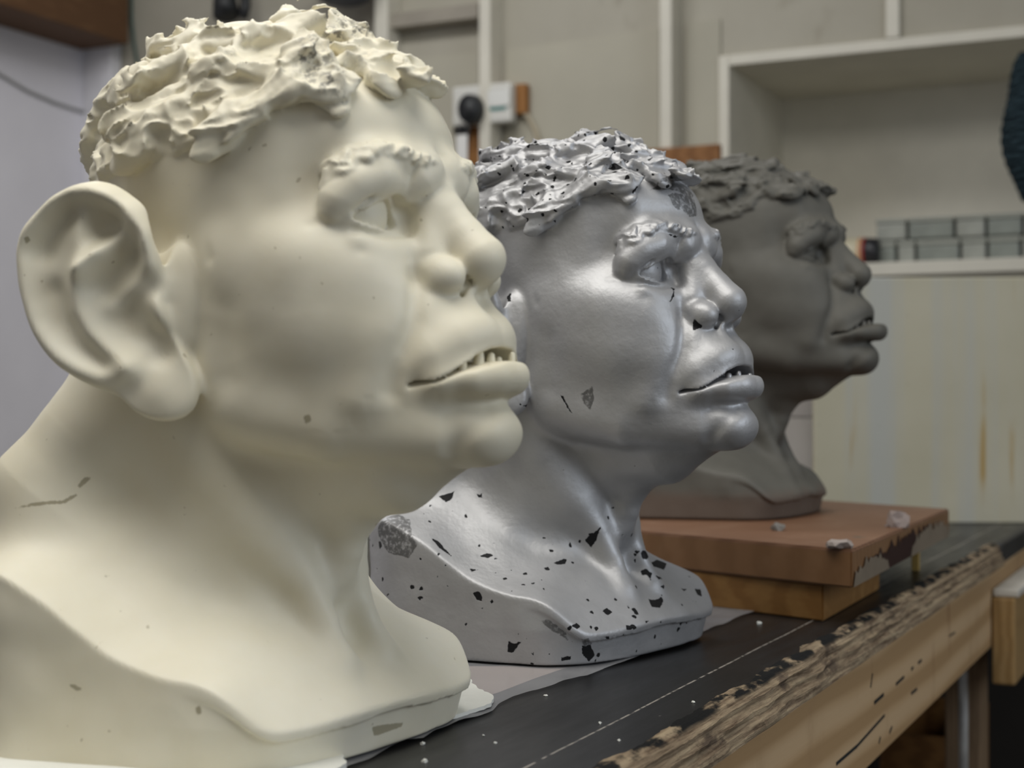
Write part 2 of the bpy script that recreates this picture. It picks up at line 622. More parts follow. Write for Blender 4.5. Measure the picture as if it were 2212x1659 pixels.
def zhl(x):
    return np.interp(x, [-120, -100, -70, -22, 24, 54, 71, 85, 95], [262, 285, 296, 300, 309, 322, 328, 336, 337]).astype(np.float32)

def rot_from(t, n):
    t = t / np.linalg.norm(t); n = n - t * n.dot(t); n = n / np.linalg.norm(n)
    return np.array([t, np.cross(n, t), n])

def scalp_points(g, n):
    """random points and normals on the skull above the hairline"""
    out = []
    fs = [ell((-14, 0, 301), (102, 75, 77))[0], ell((36, 0, 310), (60, 62, 48))[0]]
    def sd(p):
        return min(float(f(*p)) for f in fs)
    while len(out) < n:
        v = g.normal(size=3); v[2] = abs(v[2]) * 1.1 - 0.25; v /= np.linalg.norm(v)
        o = np.array([0.0, 0, 308]); a, b = 20.0, 140.0
        for _ in range(14):
            m = (a + b) / 2
            if sd(o + v * m) < 0: a = m
            else: b = m
        p = o + v * a
        if p[2] < float(zhl(p[0])) + 4: continue
        e = 0.5
        nn = np.array([sd(p + d) - sd(p - d) for d in np.eye(3) * e])
        out.append((p, nn / np.linalg.norm(nn)))
    return out

def hair_prims(seed, coarse):
    g = np.random.default_rng(seed)
    add, cut = [], []
    for p, n in scalp_points(g, 70):
        t = np.array([1.0, 0, 0.30]) + g.normal(size=3) * 0.40
        t -= n * t.dot(n); t /= np.linalg.norm(t)
        tl = math.radians(g.uniform(-20, 20))
        t2 = t * math.cos(tl) + n * math.sin(tl)
        n2 = n + g.normal(size=3) * 0.3
        s = g.uniform(0.75, 1.3)
        add.append(ell(p + n * g.uniform(1, 5) * s, np.array([g.uniform(14, 26), g.uniform(6, 11), g.uniform(4, 6.5)]) * s, rot_from(t2, n2)))
    for p, n in scalp_points(g, 60):
        t = np.array([1.0, 0, 0.25]) + g.normal(size=3) * 0.45
        t -= n * t.dot(n); t /= np.linalg.norm(t)
        r = np.array([g.uniform(10, 22), g.uniform(4.0, 8.0), g.uniform(4, 7)])
        cut.append(ell(p + n * (g.uniform(6.5, 10) + r[2] * 0.75), r, rot_from(t, n)))
    return add, cut

def make_build(seed, lip=0.0, rim=1.8, coarse=False):
    hadd, hcut = hair_prims(seed, coarse)
    ear = ear_prim(); chest = chest_prim(rim)
    brow_path = np.array([(70, -57, 283), (76, -54, 292), (84, -47, 298.5), (91, -38, 302), (97, -29, 301.5), (102, -20, 299), (105, -11, 298)])
    zu_t = np.array([-51, -46, -41, -35, -29, -24, -21.0]); zu_v = np.array([267.5, 271.8, 275.4, 278.0, 278.6, 275.5, 269.5])
    zl_v = np.array([267.5, 265.4, 264.0, 263.2, 263.3, 265.0, 267.3])

    def build(F):
        U = F.union
        # skull, face, jaw
        F.D[:] = ell((-14, 0, 301), (102, 75, 77))[0](*F.pts(slice(None), True))
        U(ell((36, 0, 310), (60, 62, 48)), 12)
        U(ell((30, 0, 240), (72, 62, 72)), 16)
        U(ell((14, -22, 232), (66, 50, 80)), 22)
        U(ell((55, -26, 218), (50, 41, 52)), 22)
        U(chain([(20, -56, 250), (56, -52, 248), (80, -38, 244)], [10, 12, 11]), 20)
        U(ell((97, 0, 207), (36, 37, 38)), 14)
        U(chain([(10, -50, 190), (16, -50, 176), (66, -40, 164), (112, -18, 162)], [15, 15, 15, 13]), 22)
        U(ell((50, 0, 182), (70, 52, 28)), 16)
        U(chain([(20, 0, 142), (74, 0, 148), (112, 0, 161)], [32, 27, 16]), 14)
        U(ell((129, 0, 163.5), (17, 22, 17)), 8)
        # neck and chest
        nk = (lambda x, y, z: seg_d(x, y * 1.14, z, (-36, 0, 40), (-50, 0, 215), 70, 82) * 0.93, np.array([-40.0, 0, 130]), 190.0)
        U(nk, 16)
        U(chest, 16)
        U(chain([(-60, -40, 198), (-84, -54, 158), (-102, -66, 128)], [26, 31, 37], 10), 22)
        U(chain([(-34, -62, 200), (-5, -46, 140), (28, -22, 86), (40, -15, 64), (50, -18, 46)], [12, 12, 9, 7.5, 5]), 16)
        U(chain([(34, 0, 78), (42, 0, 100), (46, 0, 114), (36, 0, 132)], [8, 8, 9, 9]), 14)
        F.puff([(43, 0, 70), (46, 0, 60)], -6.5, 7)
        F.puff([(28, -40, 74), (8, -62, 82)], -7, 11)
        F.puff([(52, -18, 44), (66, -30, 26)], 2, 8)
        # temples, cheeks, folds
        F.puff([(60, -62, 312), (66, -60, 290)], -2.2, 9)
        F.puff([(80, -48, 325), (82, -50, 308)], 2.0, 7)
        F.puff([(42, -68, 208), (50, -66, 190)], -2.2, 12)
        F.puff([(24, -73, 222), (20, -70, 192)], -2.2, 7)
        F.puff([(100, 0, 318)], 1.5, 12)
        # brow mass, hooded fold
        F.puff([(93, -40, 269), (95, -32, 270), (96, -24, 270)], -5.0, 6.5)
        U(chain([(97, 0, 296), (96, -10, 297), (92, -24, 298), (86, -37, 297), (77, -48, 291)], [8, 9, 8.5, 8.5, 8], 6), 9)
        U(chain([(91.5, -25, 288), (88, -35, 289), (81.5, -45.5, 284), (76, -51, 276), (74, -53, 270)], [6.5, 9.3, 9.0, 7.6, 5], 10), 3)
        U(chain([(99, -5, 295), (97, -14, 290), (92.5, -20, 282)], [7.5, 8.5, 5.5], 9), 5)
        F.puff([(103, 0, 302), (106, 0, 292)], -2.2, 3.2)
        F.puff([(103, -23, 297), (98, -23.5, 286), (93, -23, 279)], -1.3, 1.6)
        F.puff([(106, -6, 284), (102, -14, 279)], -1.5, 2.2)
        # nose
        U(chain([(94, 0, 290), (105, 0, 274), (117, 0, 260), (126, 0, 250)], [9, 9.5, 10.5, 13]), 7)
        U(chain([(100, -6, 272), (104, -13, 252)], [9, 9]), 8)
        U(ell((112, -16, 240), (14.5, 10, 10.6)), 3.2)
        U(chain([(128, 0, 243), (118, 0, 234)], [5.5, 6]), 5)
        F.cut(chain([(121, -9, 230), (124, -8.5, 237), (120, -9, 243)], [2.4, 2.6, 2.2]), 2.0)
        F.puff([(103, -27, 242), (102, -27, 236)], -1.2, 3.0)
        # muzzle and philtrum
        F.puff([(124, -7, 232), (132, -6.5, 214)], 2.6, 2.6)
        F.puff([(126, 0, 231), (136, 0, 215)], -2.2, 2.8)
        F.puff([(106, -28, 238), (109, -34, 218), (108, -40, 200), (104, -44, 184)], -3.2, 3.6)
        F.puff([(95, -37, 230), (97, -44, 212), (95, -49, 194), (90, -50, 180)], 3.4, 7.5)
        F.puff([(130, 0, 224)], -2.6, 5.5)
        F.puff([(122, -14, 220), (117, -24, 210)], -2.0, 6.0)
        # lips
        U(chain([(106, -31, 194), (116, -25, 200), (123.5, -15, 207), (127, -6, 210.5), (127.5, 0, 210)], [5, 6.6, 7.8, 8.8, 9], 12), 11)
        U(chain([(107, -32, 185), (121, -26, 187), (133, -17, 189.5), (138.5 + lip, -7, 191), (140 + lip, 0, 191)], [3.5, 5.8, 7.2, 8, 8], 8), 8)
        s = F.sel(np.array([126.0, -18, 196]), 40, True)
        if len(s):
            x, y, z = F.pts(s, True)
            ym = [-40, -36, -32, -25, -18, -9, 0]
            zm = np.interp(y, ym, [184.5, 186.5, 189.5, 194.5, 198.3, 201.3, 202]).astype(np.float32)
            gp = np.interp(y, ym, [-1.5, 0.1, 0.7, 1.5, 2.6, 3.2, 3.4]).astype(np.float32)
            xi = np.interp(y, ym, [112, 108, 104, 108, 113, 118, 120]).astype(np.float32)
            F.D[s] = smax(F.D[s], -np.maximum(np.abs(z - zm) - gp, xi - x), 1.6)
        F.puff([(124, -30, 180), (135, -21, 178.5)], -1.6, 4.5)
        F.puff([(139, -13, 173), (133, -21, 164), (124, -22, 155)], -1.6, 3.5)
        F.puff([(141, -10, 178), (146, 0, 177.5)], -0.6, 4.0)
        F.puff([(112, -37, 186)], -1.5, 4.0)
        # eyes: ball, lids with an almond opening, bags, creases
        eb = np.array([73.5, -35.0, 270.5])
        U(ell(eb, (20.2, 20.2, 20.2)), 2.0)
        s = F.sel(eb, 30, True)
        if len(s):
            x, y, z = F.pts(s, True)
            op = np.maximum(z - np.interp(y, zu_t, zu_v), np.interp(y, zu_t, zl_v) - z)
            op = np.where((y > -51) & (y < -21), op, 9).astype(np.float32)
            inside = smax(smax(op, (78 - x), 1.0), np.abs(y + 36) - 15.4, 1.5)
            F.D[s] = smax(F.D[s], -inside, 1.0)
        U(ell(eb, (16.6, 16.6, 16.6)), 0.2, 3)
        F.puff([(86, -50, 271), (91, -43, 280), (92.5, -35, 282.3), (92.5, -26, 280.5), (91, -20, 272)], -1.8, 1.4)
        F.puff([(92, -20.5, 272), (95, -19, 264)], -4.0, 2.8)
        F.puff([(87, -48, 257), (93, -36, 252), (96, -25, 254)], 3.6, 3.6)
        F.puff([(86, -50, 261.5), (92.5, -38, 258.8), (95, -26, 260.5)], -1.6, 1.6)
        F.puff([(88, -48, 251), (94, -36, 246.5), (98, -24, 249)], -2.0, 2.5)
        F.puff([(74, -56, 268), (66, -60, 264)], -0.5, 2.0)
        s = F.sel(np.array([90.0, -34, 296]), 45, True)
        if len(s):
            x, y, z = F.pts(s, True)
            best = np.full(x.shape, 99, np.float32); par = np.zeros_like(best)
            for i in range(len(brow_path) - 1):
                p, q = brow_path[i], brow_path[i + 1]; bb = q - p
                t = np.clip(((x - p[0]) * bb[0] + (y - p[1]) * bb[1] + (z - p[2]) * bb[2]) / bb.dot(bb), 0, 1)
                e = np.sqrt(((x - p[0] - bb[0] * t) * 0.45) ** 2 + (y - p[1] - bb[1] * t) ** 2 + (z - p[2] - bb[2] * t) ** 2)
                mm = e < best
                best[mm] = e[mm]; par[mm] = (i + t)[mm]
            wd = (6.2 - 0.3 * par) * np.clip(0.3 + par * 0.7, 0, 1) * np.clip(0.55 + (6 - par) * 0.7, 0, 1) + 0.9 * vnoise(x, y, z, 4.0)
            msk = np.clip((wd - best) / 1.8, 0, 1); msk = msk * msk * (3 - 2 * msk)
            st = np.sin(par * 12.0 - (z - 300) * (0.75 - 0.05 * par) + 1.3 * vnoise(x, y, z, 5))
            gap = np.exp(-((par - 4.25) / 0.12) ** 2)
            F.D[s] -= msk * (1.9 + 1.1 * st + 0.5 * vnoise(x, y, z, 3)) * (1 - 0.7 * gap)
            lb = F.Lb[s]; lb[msk > 0.4] = 2; F.Lb[s] = lb
        # ears
        U(ell((-24, -74, 220), (26, 9, 34)), 6)
        U(ell((-9, -72.5, 236), (12, 6.5, 22)), 6)
        U(ear, 7.0, 4)
        F.puff([(6, -80, 268), (14, -77, 250)], -1.5, 2.2)
        # hair
        H = Field(F.base, F.offs, F.rb)
        sc = (lambda x, y, z: smax(ell((-14, 0, 301), (104, 77, 79))[0](x, y, z), (zhl(x) + 2.5 * vnoise(x, y, z, 9) - z) * 0.9, 3.0), np.array([-14.0, 0, 335]), 115.0)
        H.union(sc, 0, None, False)
        for q in hadd:
            H.union(q, 3.0, None, False)
        for q in HAIR_TUFTS:
            H.union(q, 3.0, None, False)
        hs = np.nonzero((H.D < 30).any(1))[0]
        x, y, z = H.pts(hs, False)
        wx = x + 6 * vnoise(x, y, z, 21); wy = y + 6 * vnoise(y, z, x, 19); wz = z + 6 * vnoise(z, x, y, 20)
        al = 0.96 * wx + 0.29 * wz; ac = -0.29 * wx + 0.96 * wz
        r1 = 1 - np.abs(vnoise(al / 26, ac / 12, wy / 12, 1.0)) * 2.0
        r2 = 1 - np.abs(vnoise(al / 11 + 7, ac / 5.5, wy / 5.5, 1.0)) * 2.0
        r3 = vnoise(x, y, z, 3.0)
        edge = np.clip((z - zhl(x) + 4) / 10, 0.25, 1)
        H.D[hs] -= (3.8 * np.maximum(r1, -0.3) + 2.3 * np.maximum(r2, -0.2) * (0.5 + 0.5 * r1) + 0.35 * r3) * edge - 1.6
        for q in hcut:
            H.cut(q, 0.9, False)
        F.Lb[H.D < F.D] = 1
        F.D = smin(F.D, H.D, 1.0)
        x, y, z = F.pts(slice(None), False)
        F.D += 0.35 * vnoise(x, y, z, 16)
        F.D = smax(F.D, -z, 0.8)
    return build

HAIR_TUFTS = [chain([(-6, -6, 362), (4, -3, 377), (11, -1, 389)], [15, 10, 3]),
              chain([(24, -12, 356), (32, -8, 370), (37, -5, 378)], [13, 9, 5]),
              chain([(-54, -14, 354), (-52, -18, 372)], [12, 2.5]),
              chain([(-32, -10, 362), (-12, -6, 373)], [9, 7]),
              ell((72, -50, 332), (14, 10, 5), rot_from(np.array([.6, .6, .3]), np.array([.6, -.5, .6]))),
              ell((85, -24, 338), (10, 11, 5), rot_from(np.array([.1, 1, .1]), np.array([.8, -.1, .6])))]

def split_parts(root, V, Q, labels, mats, k, attr_fn=None):
    """one continuous surface, cut into its parts without a visible seam"""
    N = vert_normals(V, Q)
    lab = labels[Q[:, 0]].astype(int)
    side = V[Q[:, 0], 1] > 0
    attrs = attr_fn(V, N) if attr_fn else {}
    for code, name in ((0, 'head'), (1, 'hair'), (2, 'eyebrow'), (3, 'eyeball'), (4, 'ear')):
        for sd in ((None,) if code < 2 else (False, True)):
            m = lab == code
            if sd is not None:
                m &= side == sd
            if not m.any():
                continue
            q = Q[m]
            u, inv = np.unique(q, return_inverse=True)
            me = np_mesh(name, V[u] * 0.001 * k, inv.reshape(q.shape), N[u], {a: b[u] for a, b in attrs.items()})
            link(name, me, mats[1] if code == 1 else mats[0], root)

# ------------------------------------------------------------------ room shell
WY = 3.2                                   # back wall
def pw(x, y, yy=WY):
    return hit(x, y, 1, yy)

XL = float(pw(200, 400)[0])                # left wall
FLOOR = -0.86
nA = pw(1556, 128); nI = pw(1578, 144)     # shelf niche: outer and inner corner of its frame
N_BOT = float(pw(1900, 597)[2]); N_SH = float(pw(1900, 568)[2])
NX0, NX1, NZ1 = float(nI[0]), 0.75, float(nI[2])
_d = ray(1690, 209)
N_Y = float(NX0 / _d[0] * _d[1])           # back of the niche, same x as the inner corner
FRT = float(nI[0] - nA[0])

m_wall = NT('back_wall_board', 0.75, spec=0.2)
_v = m_wall.coord()
_c = m_wall.ramp(m_wall.noise(_v, 2.2, 6, 0.6), [(0.3, (0.36, 0.335, 0.27)), (0.7, (0.44, 0.415, 0.345))])
_s = m_wall.smooth(m_wall.noise(m_wall.coord((1, 1, 0.6)), 7, 3, 0.5), 0.66, 0.74)
m_wall.color(m_wall.mix(m_wall.math('MULTIPLY', _s, 0.35), _c, (0.16, 0.13, 0.08)))
m_wall = m_wall.m
m_white = plain('old_white_paint', (0.64, 0.61, 0.52), 0.55, 0.06, 8)
m_lav = NT('left_wall_paint', 0.6, spec=0.3)
_v = m_lav.coord()
_c = m_lav.ramp(m_lav.noise(_v, 3, 5), [(0.3, (0.66, 0.645, 0.69)), (0.7, (0.75, 0.735, 0.78))])
_s = m_lav.smooth(m_lav.noise(m_lav.coord(), 6, 3), 0.70, 0.76)
m_lav.color(m_lav.mix(m_lav.math('MULTIPLY', _s, 0.6), _c, (0.36, 0.30, 0.22)))
m_lav = m_lav.m

def structure(o):
    o['kind'] = 'structure'
    return o

structure(box('floor', (-4, -2.2, FLOOR - 0.03), (2.6, 4.6, FLOOR), plain('floor_concrete', (0.10, 0.09, 0.08), 0.8), None, 0))
bm = bmesh.new()
bm_box(bm, (XL - 0.05, WY, FLOOR), (NX0 - FRT, WY + 0.04, 2.0))
bm_box(bm, (NX0 - FRT, WY, NZ1 + FRT), (NX1 + 0.6, WY + 0.04, 2.0))
bm_box(bm, (NX0 - FRT, WY, FLOOR), (NX1 + 0.6, WY + 0.04, N_BOT))
wb = structure(bm_obj('wall_back', bm, m_wall))
structure(box('wall_left', (XL - 0.05, -2.2, FLOOR), (XL, WY, 2.0), m_lav, None, 0))
# second layer of wall board that ends in a slanting line below the top of each bay
m_wall2 = plain('back_wall_card', (0.43, 0.405, 0.325), 0.75, 0.08, 3)
for xa, ya, xb, yb in ((1094, 108, 1424, 62), (1484, 50, 1556, 40), (862, 130, 1034, 112)):
    a, b = pw(xa, ya, WY - 0.006), pw(xb, yb, WY - 0.006)
    bm = bmesh.new()
    vv = []
    for yy in (WY - 0.006, WY - 0.0005):
        for p in ((a[0], a[2]), (b[0], b[2]), (b[0], -0.3), (a[0], -0.3)):
            vv.append(bm.verts.new((p[0], yy, p[1])))
    for f in ((0, 1, 2, 3), (7, 6, 5, 4), (0, 4, 5, 1), (1, 5, 6, 2), (2, 6, 7, 3), (3, 7, 4, 0)):
        bm.faces.new([vv[i] for i in f])
    bmesh.ops.recalc_face_normals(bm, faces=bm.faces)
    bm_obj('panel', bm, m_wall2, wb)
# studs: front face 27 mm, depth 65 mm
for i, (x0, x1, yt, yb) in enumerate(((808, 836, -200, 800), (1034, 1058, -200, 800), (1424, 1451, -200, 800), (1912, 1943, -200, 82))):
    dp = 0.013 if i == 3 else 0.065
    a, b = pw(x0, yt, WY - dp), pw(x1, yb, WY - dp)
    zlo = NZ1 + FRT + 0.001 if i == 3 else FLOOR
    structure(box('trim_%d' % (i + 1), (a[0], WY - dp, zlo), (b[0], WY, 2.0), m_white, None, 0.003))
a, b = pw(838, 10, WY - 0.05), pw(1032, 38, WY - 0.05)
structure(box('trim_5', (a[0], WY - 0.05, b[2]), (b[0], WY, b[2] + 0.035), plain('dusty_rail', (0.30, 0.27, 0.22)), None, 0.002))
a, b = pw(200, 95), pw(262, 95)
structure(box('trim_6', (XL, WY - 0.04, FLOOR), (b[0], WY, b[2]), plain('corner_post_paint', (0.74, 0.73, 0.76)), None, 0.003))

# ------------------------------------------------------------------ shelf unit in the wall
su = tag(empty('shelf_unit', (NX0, WY, N_BOT)), 'white box shelf recessed into the back wall with a thick front edge', 'shelf')
O_ = Vector((NX0, WY, N_BOT))
def rel(lo, hi, o=O_):
    return Vector(lo) - o, Vector(hi) - o
for nm, lo, hi in (('side_panel', (NX0 - FRT, WY - 0.012, N_BOT), (NX0, N_Y, NZ1 + FRT)),
                   ('top_panel', (NX0, WY - 0.012, NZ1), (NX1, N_Y, NZ1 + FRT)),
                   ('shelf_board', (NX0, WY - 0.012, N_BOT), (NX1, N_Y, N_SH)),
                   ('side_panel', (NX1, WY - 0.012, N_BOT), (NX1 + FRT, N_Y, NZ1 + FRT)),
                   ('back_panel', (NX0 - FRT, N_Y, N_BOT), (NX1 + FRT, N_Y + 0.01, NZ1 + FRT))):
    l, h = rel(lo, hi)
    box(nm, l, h, m_white, su, 0.002)

# things on the shelf
m_tray = plain('grey_tray', (0.24, 0.26, 0.23), 0.35, 0.15, 20)
m_tray2 = plain('pale_tray', (0.33, 0.34, 0.30), 0.35, 0.15, 20)
m_lid = plain('tray_lid', (0.30, 0.31, 0.27), 0.4)
yy = WY + 0.10
h1, h2 = pw(1900, 522, yy)[2] - 0, pw(1900, 474, yy)[2]
rows = ((N_SH + .0012, h1, (1893, 1936, 1978, 2074, 2132, 2205, 2290)), (h1 + .002, h2, (1890, 1960, 2062, 2130, 2210, 2290)))
for r, (z0, z1, xs) in enumerate(rows):
    for j in range(len(xs) - 1):
        a, b = pw(xs[j] + 3, 500, yy), pw(xs[j + 1] - 3, 500, yy)
        e = tag(empty('storage_tray', ((a[0] + b[0]) / 2, yy + 0.08, z0)),
                'small grey plastic storage tray in the %s row on the wall shelf' % ('lower', 'upper')[r], 'tray', 'storage trays stacked on the wall shelf')
        w = (b[0] - a[0]) / 2
        box('tray_body', (-w, -0.08, 0), (w, 0.08, (z1 - z0) * 0.78), (m_tray, m_tray2)[(j + r) % 2], e, 0.004)
        box('lid', (-w - .002, -0.082, (z1 - z0) * 0.78), (w + .002, 0.082, z1 - z0), m_lid, e, 0.003)
a, b = pw(1822, 512, WY + 0.05), pw(1890, 566, WY + 0.05)
can = tag(empty('spray_can', (a[0], WY + 0.09, N_SH + .0012)), 'orange and white aerosol can with black cap lying on the wall shelf', 'can')
cr_ = (float(a[2]) - N_SH) / 2
cl = float(b[0] - a[0])
def cyl_x(name, x0, x1, r, mat, parent, r1=None):
    return tube(name, [(x0, 0, cr_), (x0 + .002, 0, cr_), (x1 - .002, 0, cr_), (x1, 0, cr_)], [r * .93, r, r1 or r, (r1 or r) * .93], mat, parent, 24)
cyl_x('can_body', -0.02, cl * .50, cr_, plain('can_label', (0.55, 0.50, 0.36), 0.4), can)
cyl_x('label_band', cl * .38, cl * .48, cr_ * 1.01, plain('orange_print', (0.62, 0.22, 0.03), 0.4), can)
cyl_x('shoulder_ring', cl * .50, cl * .60, cr_ * 1.0, plain('red_print', (0.30, 0.03, 0.02), 0.4), can)
cyl_x('cap', cl * .60, cl, cr_ * .96, plain('black_cap', (0.012, 0.012, 0.016), 0.4), can, cr_ * .9)

# hanging bundle of dark yarn in front of the shelf
p = pw(2226, 275, WY - 0.10)
yb_ = tag(empty('yarn_bundle', (p[0], p[1], p[2] - 0.145)), 'dark blue green bundle of yarn hanging beside the wall shelf', 'yarn bundle')
m_yarn = NT('dark_yarn', 0.9, spec=0.1)
_w = m_yarn.wave(m_yarn.coord((1, 1, 1)), 24, 6, 3, 2, direction='Z')
m_yarn.color(m_yarn.ramp(_w, [(0.2, (0.008, 0.014, 0.018)), (0.8, (0.03, 0.05, 0.06))]))
m_yarn.bump(_w, 0.8, 0.004)
zz = np.linspace(0, 0.29, 46)
rr = [0.052 * math.sin(math.pi * min(1, max(0.04, 0.04 + 0.92 * z / 0.29))) ** 0.55 * (1 + 0.035 * math.sin(z * 330)) for z in zz]
tube('skein', [(0.004 * math.sin(z * 40), 0, z) for z in zz], rr, m_yarn.m, yb_, 20)
tube('hanging_cord', [(0, 0, 0.285), (0, 0.02, 0.5), (0, 0.1, 0.75)], 0.004, m_yarn.m, yb_)

# ------------------------------------------------------------------ wall clutter
m_tim = wood('amber_timber', (0.30, 0.13, 0.035), (0.40, 0.19, 0.06), (6, 6, 1), 0.6, 8)
m_tim_h = wood('brown_timber', (0.22, 0.095, 0.03), (0.30, 0.14, 0.05), (1, 6, 6), 0.6, 8)
def wall_box(name, x0, y0, x1, y1, d0, d1, mat, parent=None, bevel=0.003):
    """box on the back wall from pixel corners of its front face; d0 = front distance from the wall, d1 = back"""
    a, b = pw(x0, y0, WY - d0), pw(x1, y1, WY - d0)
    return box(name, (a[0], WY - d0, b[2]), (b[0], WY - d1, a[2]), mat, parent, bevel)

tag(wall_box('backing_block', 1068, 186, 1136, 244, 0.03, 0.007, m_tim), 'amber wooden block behind the white socket on the back wall', 'wood block')
tag(wall_box('wooden_board', 992, 268, 1070, 420, 0.028, 0.007, m_tim), 'brown upright wooden board below the socket on the back wall', 'wood board')
tag(wall_box('wooden_strip', 1395, 322, 1554, 372, 0.085, 0.066, m_tim_h), 'short brown wooden strip nailed across the wall stud', 'wood strip')
so = pw(1045, 228, WY - 0.03)
sk = tag(empty('wall_socket', (so[0], WY - 0.03, so[2])), 'white double power socket on the back wall', 'power socket')
def rbox(name, x0, y0, x1, y1, d0, d1, mat, parent, o, bevel=0.003):
    a, b = pw(x0, y0, WY - d0), pw(x1, y1, WY - d0)
    return box(name, Vector((a[0], WY - d0, b[2])) - o, Vector((b[0], WY - d1, a[2])) - o, mat, parent, bevel)
so = Vector((so[0], WY - 0.03, so[2]))
m_plast = plain('white_plastic', (0.66, 0.65, 0.60), 0.35, 0.03)
rbox('socket_box', 976, 188, 1103, 262, 0.062, 0.03, m_plast, sk, so, 0.006)
rbox('face_plate', 1052, 194, 1100, 228, 0.066, 0.062, plain('socket_face', (0.74, 0.74, 0.70), 0.3, 0.02), sk, so, 0.004)
rbox('label_line', 1048, 229, 1092, 236, 0.064, 0.062, plain('teal_line', (0.03, 0.22, 0.20), 0.5), sk, so, 0.0)
po = pw(1022, 236, WY - 0.07)
pl = tag(empty('power_plug', (po[0], WY - 0.066, po[2])), 'black plug pushed into the white socket with a tag on its cord', 'plug')
po = Vector((po[0], WY - 0.066, po[2]))
m_blk = plain('black_rubber', (0.012, 0.013, 0.014), 0.5)
bm = bmesh.new()
bmesh.ops.create_cone(bm, cap_ends=True, segments=24, radius1=0.031, radius2=0.027, depth=0.036)
for v in bm.verts:
    v.co = Vector((v.co.x * 0.95, -v.co.z - 0.018, v.co.y * 1.12 - (0.004 if v.co.y < 0 else 0)))
bmesh.ops.recalc_face_normals(bm, faces=bm.faces)
bmesh.ops.bevel(bm, geom=[e for e in bm.edges], offset=0.004, segments=2, affect='EDGES')
bm_obj('plug_body', bm, m_blk, pl, True)
tube('plug_cord', [(0, -0.03, -0.03), (0.0, -0.03, -0.055), (-0.005, -0.025, -0.09), (-0.012, -0.02, -0.16), (-0.03, -0.01, -0.3)], 0.004, m_blk, pl)
box('tag', (-0.028, -0.034, -0.125), (0.0, -0.031, -0.062), plain('tag_card', (0.72, 0.71, 0.68), 0.6, 0.03), pl, 0.002)
a = pw(992, 277, WY - 0.06)
tag(tube('small_plug', [(a[0] - .02, WY - .03, a[2]), (a[0] + .004, WY - .045, a[2]), (a[0] + .012, WY - .045, a[2])], [0.013, 0.015, 0.011], m_blk), 'small black plug on the brown board under the socket', 'plug')
pts = [pw(x, y, WY - 0.02) for x, y in ((1104, 224), (1120, 232), (1140, 252), (1156, 282), (1164, 310), (1168, 345))]
tag(tube('cable', pts, 0.0065, plain('beige_cable', (0.36, 0.31, 0.22), 0.5)), 'beige cable curving down the wall from the socket', 'cable')

# beam, cords and lamp by the left corner
c = pw(278, 96, WY - 0.045)
beam = tag(box('wooden_beam', (XL, 0.6, c[2]), (c[0], WY - 0.045, c[2] + 0.17), wood('dark_beam', (0.125, 0.062, 0.028), (0.18, 0.095, 0.045), (6, 1, 6), 0.65, 8), None, 0.004),
           'brown wooden beam running along the top of the left wall', 'beam')
def on_left(x, y, off=0.0):
    return hit(x, y, 0, XL + off)
pts = [on_left(x, y, 0.006) for x, y in ((-140, 70), (-60, 122), (0, 160), (60, 196), (120, 222), (170, 238), (203, 244))]
tag(tube('sagging_cord', pts, 0.0035, plain('grey_cord', (0.33, 0.33, 0.32), 0.6)), 'thin grey cord sagging across the left wall', 'cord')
pts = [pw(x, y, WY - 0.008) for x, y in ((283, -40), (284, 40), (289, 90), (295, 130), (300, 190), (303, 300))]
tag(tube('green_cable', pts, 0.004, plain('green_cable_sheath', (0.012, 0.06, 0.05), 0.5)), 'dark green cable hanging on the wall beside the beam', 'cable')
lc = pw(505, -10, WY - 0.08)
lamp = tag(empty('clamp_lamp', (lc[0], lc[1], lc[2])), 'small black clamp lamp fixed high on the back wall', 'lamp')
tube('lamp_head', [(-0.02, 0, 0.03), (-0.012, -0.02, -0.02), (0.0, -0.03, -0.055)], [0.022, 0.03, 0.034], m_blk, lamp, 20)
tube('lamp_arm', [(0, 0, 0.03), (0.03, 0.03, 0.06), (0.02, 0.075, 0.12)], 0.008, m_blk, lamp)
tube('clamp', [(0.028, 0.0, 0.04), (0.036, 0.0, -0.03), (0.036, -0.01, -0.06)], [0.012, 0.014, 0.012], m_blk, lamp)
box('wall_plate', (-0.04, 0.072, 0.02), (0.055, 0.08, 0.16), plain('lamp_plate', (0.30, 0.32, 0.30), 0.5), lamp)
lc = pw(742, 8, WY - 0.12)
bw = tag(empty('basin', (lc[0], lc[1], lc[2])), 'dark blue plastic basin hung near the top of the back wall', 'basin')
tube('basin_body', [(0, 0, 0), (0, 0, 0.002), (0, 0, 0.012), (0, 0, 0.04), (0, 0, 0.10)], [0.03, 0.045, 0.062, 0.078, 0.09], plain('navy_plastic', (0.012, 0.018, 0.04), 0.4), bw, 28)
tube('hook', [(0, 0.05, 0.09), (0, 0.09, 0.16), (0, 0.12, 0.17)], 0.005, m_blk, bw)

# ------------------------------------------------------------------ workbench
BX = -0.283                                # front edge of the bench top
bench = tag(empty('workbench', (-0.65, 1.0, FLOOR)), 'long workbench with black top, crumbling chipboard edge and pale wooden apron', 'workbench')
BO = Vector((-0.65, 1.0, FLOOR))
def bpart(name, lo, hi, mat, bevel=0.002):
    return box(name, Vector(lo) - BO, Vector(hi) - BO, mat, bench, bevel)

